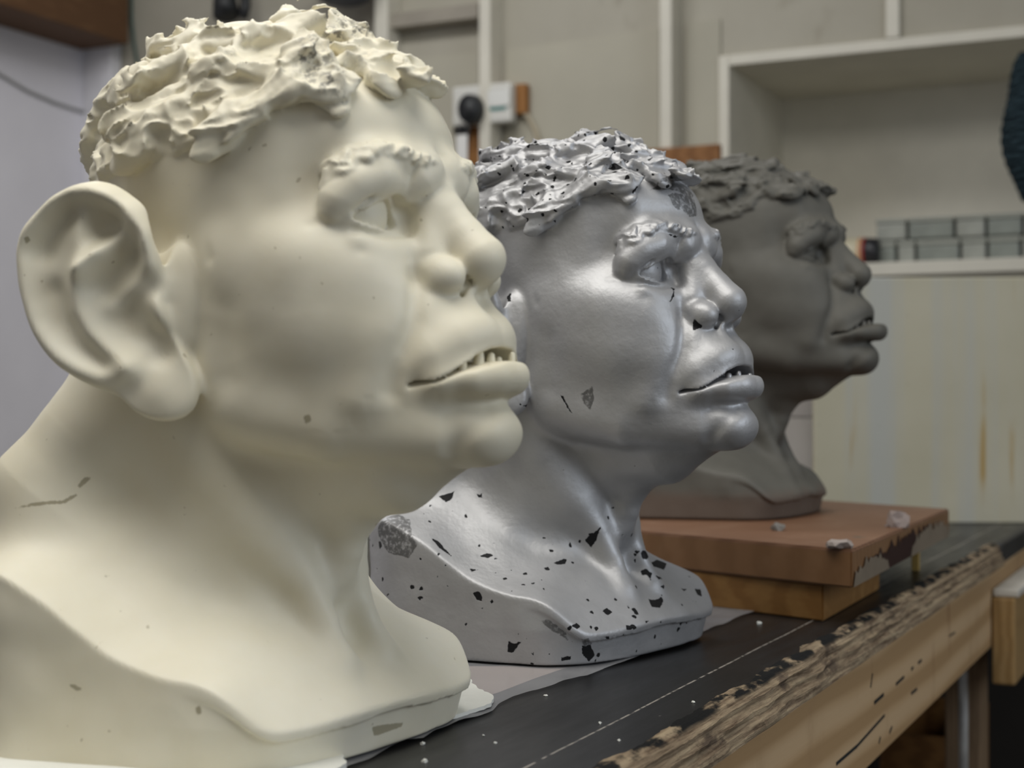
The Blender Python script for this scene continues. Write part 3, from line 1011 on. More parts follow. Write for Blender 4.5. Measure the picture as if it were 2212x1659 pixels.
n = NT('black_laminate', 0.28, spec=0.5)
v = n.coord()
sx = n.sep(v, 0)
wob = n.math('MULTIPLY', n.math('SUBTRACT', n.noise(n.coord((1, 1, 1)), 4, 2), 0.5), 0.006)
ln = n.math('ABSOLUTE', n.math('SUBTRACT', n.math('ADD', sx, wob), -0.326 - BO.x))
ln = n.math('MULTIPLY', n.math('SUBTRACT', 1.0, n.smooth(ln, 0.0003, 0.0011)), n.smooth(n.noise(v, 120, 3), 0.35, 0.55))
dust = n.smooth(n.noise(v, 420, 3, 0.7), 0.70, 0.78)
haze = n.math('MULTIPLY', n.smooth(n.noise(n.coord((1, 0.25, 1)), 22, 6, 0.65), 0.45, 0.85), 0.3)
c = n.mix(haze, (0.008, 0.008, 0.0085), (0.035, 0.034, 0.033))
c = n.mix(dust, c, (0.22, 0.21, 0.19))
c = n.mix(ln, c, (0.34, 0.31, 0.27))
n.color(c)
n.set('Roughness', n.math('ADD', 0.22, n.math('MULTIPLY', n.noise(n.coord((2, 0.3, 1)), 30, 5), 0.30)))
n.bump(n.noise(n.coord((1, 0.06, 1)), 160, 4), 0.12, 0.0006)
m_black = n.m
Y0, Y1, YC = -0.3, 2.62, 2.02
bpart('bench_top', (-1.15, Y0, -0.026), (BX - 0.006, Y1, 0.0), m_black, 0.001)
bpart('edge_cap', (BX - 0.006, YC, -0.026), (BX + 0.004, Y1, 0.001), plain('black_edge_paint', (0.02, 0.02, 0.02), 0.5, 0.4, 30), 0.003)
# crumbling chipboard edge
def fbm(y, s, k):
    return float(vnoise(np.float32(y), np.float32(k * 3.7), np.float32(k * 1.3), s))
bm = bmesh.new()
NYC = 760
prof = [(-0.012, 0.0008), (-0.0065, 0.0006), (-0.0015, -0.0015), (0.0015, -0.005), (0.001, -0.0085), (0.004, -0.012), (0.003, -0.0155), (0.006, -0.019), (0.0065, -0.0225), (0.007, -0.026), (-0.01, -0.0265)]
rows_ = []
ys = np.linspace(Y0, YC, NYC)
for j, (px_, pz_) in enumerate(prof):
    nz = (vnoise(ys * 1000, np.full(NYC, j * 31.0), np.full(NYC, 3.0 + j * 5), 26.0) * 0.0016 + vnoise(ys * 1000, np.full(NYC, j * 17.0), np.full(NYC, 9.0), 4.5) * 0.0005
          + vnoise(ys * 1000, np.full(NYC, 40.0), np.full(NYC, 7.0 + j * 0.2), 60.0) * 0.0025)
    if j in (0,):
        nz = nz * 1.6
    if j >= len(prof) - 2:
        nz = nz * 0.2
    nz2 = vnoise(ys * 1000, np.full(NYC, j * 11.0 + 5), np.full(NYC, 21.0), 11.0) * (0.0006 if 0 < j < 9 else 0.0001)
    rows_.append([bm.verts.new((BX + px_ + float(nz[i]) - BO.x, ys[i] - BO.y, pz_ + float(nz2[i]) - BO.z)) for i in range(NYC)])
for j in range(len(prof) - 1):
    for i in range(NYC - 1):
        bm.faces.new((rows_[j][i], rows_[j][i + 1], rows_[j + 1][i + 1], rows_[j + 1][i]))
bmesh.ops.recalc_face_normals(bm, faces=bm.faces)
n = NT('crumbling_chipboard', 0.85, spec=0.15)
v = n.coord((1, 0.05, 1.5))
f = n.noise(v, 230, 6, 0.68)
c = n.ramp(f, [(0.28, (0.05, 0.030, 0.018)), (0.42, (0.20, 0.145, 0.095)), (0.58, (0.37, 0.285, 0.185)), (0.75, (0.50, 0.405, 0.27))])
g = n.smooth(n.noise(n.coord((1, 0.5, 1)), 34, 4, 0.6), 0.58, 0.68)
c = n.mix(n.math('MULTIPLY', g, 0.75), c, (0.07, 0.05, 0.04))
zt = n.sep(n.coord(), 2)
bl = n.math('MULTIPLY', n.smooth(zt, -BO.z - 0.0028, -BO.z - 0.0006), n.smooth(n.noise(n.coord((1, 0.5, 1)), 60, 4), 0.40, 0.52))
n.color(n.mix(bl, c, (0.012, 0.012, 0.012)))
n.bump(f, 1.0, 0.0022)
n.bump(n.noise(n.coord((1, 0.5, 1)), 420, 4, 0.7), 0.5, 0.0008)
bm_obj('chipboard_edge', bm, n.m, bench)
# apron of pale pine
n = NT('pale_pine', 0.6, spec=0.3)
v = n.coord((7, 0.9, 5))
wv = n.wave(v, 1.6, 5.0, 3, 0.8, direction='Z')
c = n.ramp(wv, [(0.15, (0.40, 0.255, 0.125)), (0.5, (0.50, 0.335, 0.18)), (0.9, (0.55, 0.385, 0.22))])
st = n.smooth(n.noise(n.coord((2, 2, 1.0)), 4.0, 5, 0.65), 0.52, 0.72)
c = n.mix(n.math('MULTIPLY', st, 0.55), c, (0.34, 0.21, 0.11))
rd = n.smooth(n.noise(n.coord((1, 3.2, 0.7)), 5.0, 3, 0.5), 0.66, 0.74)
c = n.mix(n.math('MULTIPLY', rd, 0.7), c, (0.16, 0.06, 0.025))
n.color(c)
n.bump(n.noise(n.coord((8, 0.6, 8)), 50, 4), 0.25, 0.0006)
m_pine = n.m
bpart('apron', (BX - 0.022, Y0, -0.121), (BX, Y1, -0.0275), m_pine, 0.002)
m_mark = plain('black_paint_mark', (0.010, 0.014, 0.015), 0.5)
def mark(x0, y0, x1, y1, wpx):
    a, b = Vector(hit(x0, y0, 0, BX)), Vector(hit(x1, y1, 0, BX))
    d = (b - a); L = d.length
    ang = math.atan2(d.z, d.y)
    M = Matrix.Translation((a + b) / 2 - BO) @ Matrix.Rotation(ang, 4, 'X')
    w = wpx / FPX * 1.4 / 2
    box('paint_mark', (-0.0004, -L / 2, -w), (0.0006, L / 2, w), m_mark, bench, 0, M)
for mk in ((1806, 1650, 1850, 1612, 6), (1850, 1612, 1910, 1545, 5), (1888, 1518, 1908, 1500, 7), (1880, 1485, 1884, 1455, 3), (1935, 1478, 1952, 1462, 6),
           (1921, 1583, 1926, 1570, 5), (1898, 1605, 1901, 1592, 4), (1968, 1498, 1980, 1488, 6), (1983, 1432, 1990, 1426, 6), (1968, 1446, 1972, 1442, 6), (2050, 1374, 2062, 1366, 4)):
    mark(*mk)
# legs and frame underneath
m_leg = wood('bench_leg_wood', (0.20, 0.13, 0.075), (0.28, 0.19, 0.11), (6, 6, 1), 0.7, 8)
for yl in (0.0, 2.06):
    for xl in (-1.10, BX - 0.075):
        bpart('leg', (xl, yl, FLOOR), (xl + 0.045, yl + 0.07, -0.027), m_leg, 0.003)
bpart('rear_apron', (-1.14, Y0, -0.121), (-1.118, Y1, -0.0275), m_leg, 0.002)
a = hit(2081, 1550, 1, 1.98)
tag(tube('copper_pipe', [(a[0], 1.98, FLOOR + 0.005), (a[0], 1.98, -0.3), (a[0], 1.98, -0.126)], 0.006, plain('pale_pipe', (0.34, 0.33, 0.31), 0.5, 0.3, 30)), 'thin pale dusty pipe standing under the bench next to the leg', 'pipe')
a, b = hit(1900, 1588, 1, 2.2), hit(2066, 1596, 1, 2.2)
ct = tag(empty('wooden_crate', ((a[0] + b[0]) / 2, 2.35, FLOOR)), 'brown wooden crate standing in the dark under the bench', 'crate')
w_ = (b[0] - a[0]) / 2; hz = b[2] - FLOOR
m_crate = wood('crate_wood', (0.17, 0.075, 0.02), (0.25, 0.12, 0.035), (1, 6, 6), 0.6, 8)
for k in range(4):
    box('slat', (-w_, -0.15, hz * k / 4 + .004), (w_, -0.138, hz * (k + 1) / 4 - .001), m_crate, ct, 0.002)
    box('slat', (-w_, 0.138, hz * k / 4 + .004), (w_, 0.15, hz * (k + 1) / 4 - .001), m_crate, ct, 0.002)
for s_ in (-1, 1):
    box('end_panel', (s_ * w_ - (0 if s_ < 0 else .012), -0.138, 0), (s_ * w_ + (.012 if s_ < 0 else 0), 0.138, hz), m_crate, ct, 0.002)
box('bottom_panel', (-w_ + .013, -0.137, 0), (w_ - .013, 0.137, 0.012), m_crate, ct, 0.002)
# dark box added for the black shade behind the bench frame
tag(box('dark_backdrop', (-1.10, 2.66, FLOOR + .001), (0.55, 3.1, -0.03), plain('backdrop_dark', (0.02, 0.016, 0.012), 0.7), None, 0.004), 'dark box added for the darkness behind the end of the bench', 'backdrop')
# timber block fixed to the apron
a = hit(2142, 1290, 0, BX + 0.001)
a2 = hit(2193, 1292, 1, float(a[1]))
b_ = hit(2142, 1478, 1, float(a[1]))
ZT, ZB = float(a[2]), float(b_[2])
n = NT('sawn_block', 0.65, spec=0.3)
v = n.coord((8, 1, 8))
n.color(n.mix(n.math('MULTIPLY', n.noise(v, 30, 4), 0.6), n.ramp(n.wave(v, 3, 4, 3, 1, direction='X'), [(0.2, (0.28, 0.16, 0.05)), (0.8, (0.38, 0.235, 0.09))]), (0.22, 0.15, 0.08)))
tag(box('timber_block', (BX + 0.0012, float(a[1]), ZB), (float(a2[0]), float(a[1]) + 0.45, ZT), n.m, None, 0.003), 'thick sawn timber block fixed along the bench apron', 'timber block')
tag(box('lit_top_strip', (BX + 0.002, float(a[1]) + .004, ZT + .0005), (float(a2[0]) + 0.004, float(a[1]) + 0.44, ZT + 0.010), plain('lit_top_white', (0.55, 0.52, 0.46), 0.8, 0.15, 30), None, 0.002), 'white strip added as the lit top of the timber block', 'strip')  # white slab stands in for the light on the block's top face

# ------------------------------------------------------------------ things behind the busts on the bench
FH = np.array([-math.sin(YAW), math.cos(YAW), 0.0])
def facing_panel(name, x0, x1, ytop, dist, thick, mat, parent=None, lean=0.0):
    """upright board standing on the bench, square to the room's diagonal, from its pixel outline"""
    def P(x, y):
        d = ray(x, y); t = dist / (d @ FH); return CAM + t * d
    a, b, c = P(x0, 1000), P(x1, 1000), P(x0, ytop)
    L = float(np.linalg.norm((b - a)[:2])); H = float(c[2])
    M = Matrix.Translation((a[0], a[1], 0.0005)) @ Matrix.Rotation(YAW, 4, 'Z')
    return L, H, M
L, H, M = facing_panel('x', 1760, 2330, 600, 2.26, 0.02, None)
n = NT('drip_stained_panel', 0.45, spec=0.4)
v = n.coord()
base = n.ramp(n.noise(v, 4, 4), [(0.3, (0.46, 0.43, 0.31)), (0.7, (0.54, 0.51, 0.395))])
band = n.smooth(n.noise(n.coord((1, 1, 0.03)), 16, 3, 0.5), 0.45, 0.65)
c = n.mix(n.math('MULTIPLY', band, 0.7), base, (0.44, 0.46, 0.45))
dr = n.math('MULTIPLY', n.smooth(n.noise(n.coord((1, 1, 0.05), loc=(3.1, 0, 0)), 42, 2, 0.4), 0.61, 0.70), n.smooth(n.noise(n.coord((1, 1, 0.6)), 9, 3), 0.42, 0.62))
c = n.mix(n.math('MULTIPLY', dr, 0.9), c, (0.40, 0.25, 0.05))
sp = n.smooth(n.noise(n.coord(), 60, 3), 0.70, 0.76)
c = n.mix(n.math('MULTIPLY', sp, 0.5), c, (0.18, 0.16, 0.12))
n.color(c)
pn = tag(box('stained_board', (0, 0, 0), (L, 0.018, H), n.m, None, 0.002), 'white board with yellow drip stains standing upright on the bench', 'board')
pn.matrix_world = M
L, H, M = facing_panel('x', 1640, 1757, 770, 2.36, 0.02, None)
bx_ = tag(empty('white_carton', (0, 0, 0)), 'pinkish white carton standing beside the drip-stained panel', 'carton')
bx_.matrix_world = M
m_car = plain('carton_board', (0.60, 0.57, 0.55), 0.6, 0.04)
zc = H * 0.62
box('carton_body', (0, 0, 0), (L, 0.16, zc), m_car, bx_, 0.002)
box('carton_lid', (-0.002, -0.002, zc + .0003), (L + .002, 0.162, H), plain('carton_lid_board', (0.50, 0.47, 0.46), 0.6, 0.04), bx_, 0.002)

# ------------------------------------------------------------------ boards under the clay bust
def slab(name, px, z0, z1, mat, parent=None, bevel=0.0015):
    """board from the pixel corners of its top face"""
    P = [hit(x, y, 2, z1) for x, y in px]
    bm = bmesh.new()
    lo = [bm.verts.new((p[0], p[1], z0)) for p in P]
    hi = [bm.verts.new((p[0], p[1], z1)) for p in P]
    bm.faces.new(hi); bm.faces.new(lo[::-1])
    k = len(P)
    for i in range(k):
        bm.faces.new((lo[i], lo[(i + 1) % k], hi[(i + 1) % k], hi[i]))
    bmesh.ops.recalc_face_normals(bm, faces=bm.faces)
    bmesh.ops.bevel(bm, geom=list(bm.edges), offset=bevel, segments=2, affect='EDGES')
    return bm_obj(name, bm, mat, parent)

BZT = 0.0622
n = NT('red_brown_board', 0.5, spec=0.35)
v = n.coord((1, 3, 3))
w1 = n.wave(v, 7, 4, 3, 1.0, direction='Y')
c = n.ramp(w1, [(0.2, (0.165, 0.082, 0.045)), (0.8, (0.225, 0.118, 0.066))])
du = n.smooth(n.noise(n.coord((1, 1, 1)), 16, 6, 0.65), 0.48, 0.75)
c = n.mix(n.math('MULTIPLY', du, 0.5), c, (0.30, 0.185, 0.12))
gr = n.smooth(n.noise(n.coord(loc=(1.3, 0, 0)), 26, 3), 0.70, 0.76)
tz = n.smooth(n.sep(n.coord(), 2), BZT - 0.004, BZT - 0.001)
c = n.mix(tz, n.mix(0.55, c, (0.22, 0.115, 0.04)), c)
n.color(n.mix(n.math('MULTIPLY', gr, 0.8), c, (0.05, 0.075, 0.06)))
n.bump(n.noise(v, 70, 4), 0.2, 0.0006)
m_rb = n.m
BZ0, BZ1 = 0.0308, 0.0622
tag(slab('board', ((1230, 1134), (1840, 1188), (2050, 1099), (1500, 1062)), BZ0 + 0.0004, BZ1, m_rb), 'red brown wooden board directly under the grey clay bust', 'board')
m_ob = wood('ochre_board', (0.255, 0.125, 0.035), (0.33, 0.175, 0.055), (1, 5, 5), 0.55, 8)
tag(slab('board', ((1230, 1205), (1778, 1263), (1900, 1205), (1400, 1150)), 0.0002, BZ0, m_ob), 'ochre wooden board lowest under the clay bust, lying on the bench', 'board')
# peeling pale paint on the end of the upper board
A_, B_ = hit(1842, 1188, 2, BZ1), hit(2050, 1099, 2, BZ1)
up_board = bpy.data.objects['board']
def end_strip(name, mat, spans, off):
    """ragged coat of paint on the right-hand end of the upper board"""
    g = random.Random(8)
    bm = bmesh.new()
    dA = Vector(B_ - A_); nn = Vector((dA.y, -dA.x, 0)).normalized() * off
    for t0, t1, top in spans:
        k = max(4, int((t1 - t0) * 60)); prev = None
        for i in range(k + 1):
            t = t0 + (t1 - t0) * i / k
            e = math.sin(math.pi * i / k) ** 0.3
            zt = BZ0 + 0.0015 + (top * (0.55 + 0.45 * g.random())) * e * (BZ1 - BZ0 - 0.004)
            p = Vector(A_) + dA * t + nn
            q = (bm.verts.new((p.x, p.y, BZ0 + 0.0012)), bm.verts.new((p.x, p.y, zt)))
            if prev:
                bm.faces.new((prev[0], q[0], q[1], prev[1]))
            prev = q
    r_ = bmesh.ops.solidify(bm, geom=list(bm.faces), thickness=0.0004)
    bmesh.ops.recalc_face_normals(bm, faces=bm.faces)
    return bm_obj(name, bm, mat, up_board)
end_strip('paint_coat', plain('end_brown_paint', (0.075, 0.035, 0.028), 0.6), [(0.01, 0.985, 1.0)], 0.0003)
end_strip('peeling_paint', plain('end_pale_paint', (0.42, 0.34, 0.25), 0.7), [(0.0, 0.30, 0.8), (0.52, 0.99, 0.95)], 0.0009)
# small crumbs of clay and wood
def lump(name, p, r, mat, seed, flat=1.0):
    g = random.Random(seed)
    bm = bmesh.new()
    bmesh.ops.create_icosphere(bm, subdivisions=2, radius=r)
    for v in bm.verts:
        v.co *= 1 + g.uniform(-0.3, 0.3)
        v.co.z = max(v.co.z * flat, -r * 0.5 * flat)
    o = bm_obj(name, bm, mat, None, False)
    o.location = (p[0], p[1], p[2] + r * 0.5 * flat)
    return o
m_crumb = plain('clay_crumb', (0.17, 0.16, 0.145), 0.7)
tag(lump('clay_lump', hit(1681, 1146, 2, BZ1), 0.006, m_crumb, 3, 0.8), 'small lump of grey clay on the red brown board', 'clay lump')
tag(lump('clay_smear', hit(1812, 1184, 2, BZ1), 0.010, plain('pale_clay', (0.33, 0.28, 0.25), 0.7), 4, 0.5), 'pale smear of clay at the corner of the red brown board', 'clay smear')
tag(lump('clay_peak', hit(1938, 1138, 2, BZ1), 0.011, plain('grey_smear', (0.26, 0.21, 0.19), 0.7), 5, 0.9), 'pointed grey dab of clay on the edge of the red brown board', 'clay dab')
a = hit(1978, 1234, 2, 0.0)
tag(box('wood_splinter', (a[0] - .004, a[1] - .003, 0.0003), (a[0] + .004, a[1] + .003, 0.0302), plain('yellow_splinter', (0.42, 0.28, 0.08), 0.6), None, 0.0008), 'short yellow stick propped under the end of the red brown board', 'stick')

# ------------------------------------------------------------------ sheets under the busts
def sheet(name, px, z, mat, thick=0.0006, wav=0.0, z_extra=0.0):
    P = [hit(x, y, 2, z) if len((x, y)) == 2 and not isinstance(x, str) else None for x, y in px]
    return poly_sheet(name, [(p[0], p[1]) for p in P], z, mat, thick)
def poly_sheet(name, P, z, mat, thick):
    bm = bmesh.new()
    lo = [bm.verts.new((p[0], p[1], z)) for p in P]
    hi = [bm.verts.new((p[0], p[1], z + thick)) for p in P]
    bm.faces.new(hi); bm.faces.new(lo[::-1])
    k = len(P)
    for i in range(k):
        bm.faces.new((lo[i], lo[(i + 1) % k], hi[(i + 1) % k], hi[i]))
    bmesh.ops.recalc_face_normals(bm, faces=bm.faces)
    bmesh.ops.triangulate(bm, faces=[f for f in bm.faces if len(f.verts) > 4])
    return bm_obj(name, bm, mat)
paper = [hit(x, y, 2, 0.0003)[:2] for x, y in ((990, 1440), (1100, 1440), (1236, 1438), (1150, 1468), (1075, 1497), (1000, 1520))]
paper += [(-0.62, 0.70), (-0.62, 1.0)]
tag(poly_sheet('paper', paper, 0.0003, plain('pinkish_paper', (0.42, 0.34, 0.30), 0.7, 0.05), 0.0003), 'pinkish sheet of paper under the plastic between cream and silver bust', 'paper')
# plastic sheet with a wavy, slightly lifted edge
edge_px = [(600, 1740), (700, 1684), (760, 1655), (800, 1640), (850, 1611), (880, 1600), (912, 1600), (940, 1582), (985, 1565), (1030, 1552), (1062, 1540), (1078, 1521), (1110, 1505),
           (1160, 1492), (1230, 1472), (1265, 1462), (1310, 1443), (1345, 1434), (1400, 1412), (1500, 1372), (1560, 1350), (1640, 1318), (1720, 1290)]
E_ = np.array([hit(x, y, 2, 0.001)[:2] for x, y in edge_px])
n = NT('clear_plastic_sheet', 0.16, spec=0.6)
n.color((0.62, 0.62, 0.64))
n.set('Alpha', 0.42)
n.set('Roughness', n.math('ADD', 0.10, n.math('MULTIPLY', n.noise(n.coord((1, 1, 1)), 18, 4), 0.25)))
bm = bmesh.new()
NS, NTT = 160, 40
ti = np.linspace(0, 1, NS)
cum = np.r_[0, np.cumsum(np.hypot(*np.diff(E_, axis=0).T))]; cum /= cum[-1]
ex, ey = np.interp(ti, cum, E_[:, 0]), np.interp(ti, cum, E_[:, 1])
grid = []
for i in range(NS):
    row = []
    for j in range(NTT):
        t = (j / (NTT - 1)) ** 1.8
        x = ex[i] * (1 - t) + (-0.80) * t; y = ey[i] + 0.02 * t
        near = max(0.0, 1 - t * 5)
        wz = 0.0010 + near * (0.0009 + 0.0008 * float(vnoise(np.float32(x * 1000), np.float32(y * 1000), np.float32(0), 24.0)))
        wz += 0.0012 * near * max(0, float(vnoise(np.float32(x * 1000 + y * 300), np.float32(y * 220), np.float32(5), 9.0)))
        row.append(bm.verts.new((x, y, wz)))
    grid.append(row)
for i in range(NS - 1):
    for j in range(NTT - 1):
        bm.faces.new((grid[i][j], grid[i][j + 1], grid[i + 1][j + 1], grid[i + 1][j]))
bmesh.ops.recalc_face_normals(bm, faces=bm.faces)
tag(bm_obj('plastic_sheet', bm, n.m, None, True), 'crinkled clear plastic sheet spread on the bench under the busts', 'plastic sheet')

# plaster spill under the cream bust
def ragged(P, step, amp, seed):
    g = random.Random(seed); out = []
    for i in range(len(P)):
        a, b = np.array(P[i]), np.array(P[(i + 1) % len(P)])
        k = max(1, int(np.linalg.norm(b - a) / step))
        for q in range(k):
            p = a + (b - a) * q / k
            out.append(p + np.array([g.uniform(-amp, amp), g.uniform(-amp, amp)]) * (1 if q else 0.3))
    return out
m_pl = plain('dry_plaster', (0.74, 0.74, 0.68), 0.7, 0.05, 30)
sp1 = [hit(x, y, 2, 0.004)[:2] for x, y in ((985, 1452), (1004, 1458), (1032, 1488), (1066, 1506), (1060, 1522), (1000, 1542), (930, 1560), (850, 1588))] + [(-0.47, 0.72), (-0.47, 0.83)]
tag(poly_sheet('plaster_flake', ragged(sp1, 0.004, 0.0009, 2), 0.0026, m_pl, 0.0022), 'thin white plaster flake sticking out from under the cream bust front', 'plaster flake')
sp2 = [hit(x, y, 2, 0.005)[:2] for x, y in ((735, 1628), (748, 1650), (690, 1690), (400, 1740), (60, 1760), (-200, 1740))] + [(-0.60, 0.62)]
tag(poly_sheet('plaster_flake', ragged(sp2, 0.004, 0.0008, 5), 0.0026, m_pl, 0.003), 'thick white plaster scrap at the near corner of the cream bust', 'plaster flake')
for i, (x, y, r) in enumerate(((913, 1608, .0014), (918, 1646, .0016), (1179, 1504, .0012), (1070, 1606, .001), (1296, 1563, .001), (1337, 1600, .0009), (1497, 1518, .0011), (1640, 1348, .002), (1044, 1590, .0009))):
    o = lump('plaster_crumb', hit(x, y, 2, 0.0), r, m_pl, 20 + i, 0.7)
    tag(o, 'tiny white plaster crumb lying on the black bench top', 'crumb', 'plaster crumbs on the bench top')

print('NICHE', N_Y, WY, XL, N_SH, NZ1)

# ------------------------------------------------------------------ materials of the busts
def cream_mat(hair=False):
    n = NT('cream_cast_hair' if hair else 'cream_cast', 0.48, spec=0.35)
    v = n.coord()
    f = n.noise(v, 9, 5, 0.6)
    c = n.ramp(f, [(0.3, (0.72, 0.665, 0.505)), (0.7, (0.81, 0.77, 0.635))])
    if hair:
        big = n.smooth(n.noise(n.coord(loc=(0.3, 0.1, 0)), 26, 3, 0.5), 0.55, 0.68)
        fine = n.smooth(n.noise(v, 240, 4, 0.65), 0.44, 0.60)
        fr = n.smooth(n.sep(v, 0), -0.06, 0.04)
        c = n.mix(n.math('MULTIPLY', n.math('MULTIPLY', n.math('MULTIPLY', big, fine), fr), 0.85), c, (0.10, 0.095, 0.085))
    sp = n.smooth(n.noise(v, 170, 2, 0.4), 0.745, 0.78)
    c = n.mix(n.math('MULTIPLY', sp, 0.5), c, (0.30, 0.25, 0.15))
    ch = n.math('ADD', n.attr('chip'), n.math('MULTIPLY', n.math('SUBTRACT', n.noise(v, 500, 3), 0.5), 1.2))
    c = n.mix(n.math('SUBTRACT', 1.0, n.smooth(ch, -0.2, 0.5)), c, (0.40, 0.36, 0.25))
    n.color(c)
    n.set('Subsurface Weight', 0.10)
    n.set('Subsurface Radius', (0.005, 0.0035, 0.002))
    n.bump(n.noise(v, 26, 4, 0.5), 0.12, 0.003)
    n.bump(n.noise(v, 170, 4), 0.10, 0.0005)
    return n.m

def silver_mat(hair=False):
    n = NT('silver_paint_hair' if hair else 'silver_paint', 0.5, 0.4, 0.5)
    v = n.coord()
    f = n.noise(v, 14, 5, 0.6)
    c = n.ramp(f, [(0.3, (0.36, 0.36, 0.363)), (0.7, (0.47, 0.47, 0.48))])
    wv = n.math('MULTIPLY', n.math('SUBTRACT', n.noise(v, 330, 3, 0.6), 0.5), 2.6)
    ch = n.math('ADD', n.attr('chip'), wv)
    big = n.math('SUBTRACT', 1.0, n.smooth(ch, -0.15, 0.15))
    # small flakes all over: cells with a random few chosen
    vn = n.coord()
    wn = n.t.nodes.new('ShaderNodeVectorMath'); wn.operation = 'ADD'
    nz = n.noise(v, 150, 3, 0.6, color=True)
    sc = n.t.nodes.new('ShaderNodeVectorMath'); sc.operation = 'SCALE'; sc.inputs['Scale'].default_value = 0.006
    n.link(nz, sc.inputs[0]); n.link(vn, wn.inputs[0]); n.link(sc.outputs[0], wn.inputs[1])
    zl = n.sep(v, 2)
    low = n.math('SUBTRACT', 1.0, n.smooth(zl, 0.07, 0.13))
    dens = n.math('ADD', n.math('MULTIPLY', low, 0.72), 0.28)
    def flakes(scale, size, thr):
        vo = n.t.nodes.new('ShaderNodeTexVoronoi'); vo.inputs['Scale'].default_value = scale
        n.link(wn.outputs[0], vo.inputs['Vector'])
        pick = n.sep(vo.outputs['Color'], 0)
        rad = n.math('MULTIPLY', n.math('MULTIPLY', n.math('SUBTRACT', pick, thr), 1.0 / (1 - thr)), size)
        if not hair:
            rad = n.math('MULTIPLY', rad, dens)
        d = n.math('SUBTRACT', rad, vo.outputs['Distance'])
        return n.smooth(d, 0.0, 0.05)
    fl = flakes(150 if not hair else 190, 0.34 if not hair else 0.42, 0.62 if not hair else 0.40)
    fl2 = n.math('MULTIPLY', flakes(60, 0.22, 0.80), low)
    msk = n.math('MAXIMUM', big, n.math('MAXIMUM', n.math('MULTIPLY', fl, 1.0), fl2))
    sc2 = n.math('SUBTRACT', 1.0, n.smooth(n.math('ADD', n.attr('scrape'), wv), -0.3, 0.4))
    scn = n.math('MULTIPLY', sc2, n.smooth(n.noise(v, 300, 3, 0.7), 0.30, 0.55))
    c = n.mix(n.math('MULTIPLY', scn, 0.8), c, (0.075, 0.074, 0.072))
    c = n.mix(msk, c, (0.012, 0.012, 0.013))
    n.color(c)
    inv = n.math('SUBTRACT', 1.0, msk)
    n.set('Metallic', n.math('MULTIPLY', inv, 0.48))
    n.set('Specular IOR Level', n.math('ADD', 0.15, n.math('MULTIPLY', inv, 0.35)))
    n.set('Roughness', n.math('ADD', 0.40, n.math('MULTIPLY', n.noise(v, 40, 4), 0.16)))
    n.bump(inv, 0.6, 0.0006)
    n.bump(n.noise(v, 30, 4, 0.6), 0.22, 0.003)
    n.bump(n.noise(v, 75, 4, 0.65), 0.28, 0.0016)
    n.bump(n.noise(v, 240, 4), 0.14, 0.0005)
    return n.m

def clay_mat():
    n = NT('grey_clay', 0.6, spec=0.35)
    v = n.coord()
    f = n.noise(v, 11, 5, 0.6)
    c = n.ramp(f, [(0.3, (0.095, 0.091, 0.077)), (0.7, (0.135, 0.13, 0.112))])
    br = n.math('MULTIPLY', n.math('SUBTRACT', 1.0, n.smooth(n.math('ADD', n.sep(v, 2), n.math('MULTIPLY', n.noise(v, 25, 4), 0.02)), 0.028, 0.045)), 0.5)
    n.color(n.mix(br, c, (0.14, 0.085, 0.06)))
    n.bump(n.noise(v, 120, 4), 0.2, 0.0008)
    return n.m

def poly_sd(u, v, P):
    """signed distance from points to a closed polygon (negative inside)"""
    d = np.full(u.shape, 1e9); ins = np.zeros(u.shape, bool)
    for i in range(len(P)):
        a, b = P[i], P[(i + 1) % len(P)]
        e = b - a; wx, wy = u - a[0], v - a[1]
        t = np.clip((wx * e[0] + wy * e[1]) / (e @ e + 1e-12), 0, 1)
        d = np.minimum(d, (wx - e[0] * t) ** 2 + (wy - e[1] * t) ** 2)
        cnd = (a[1] > v) != (b[1] > v)
        ins ^= cnd & (u < (b[0] - a[0]) * (v - a[1]) / (b[1] - a[1] + 1e-12) + a[0])
    d = np.sqrt(d)
    return np.where(ins, -d, d)

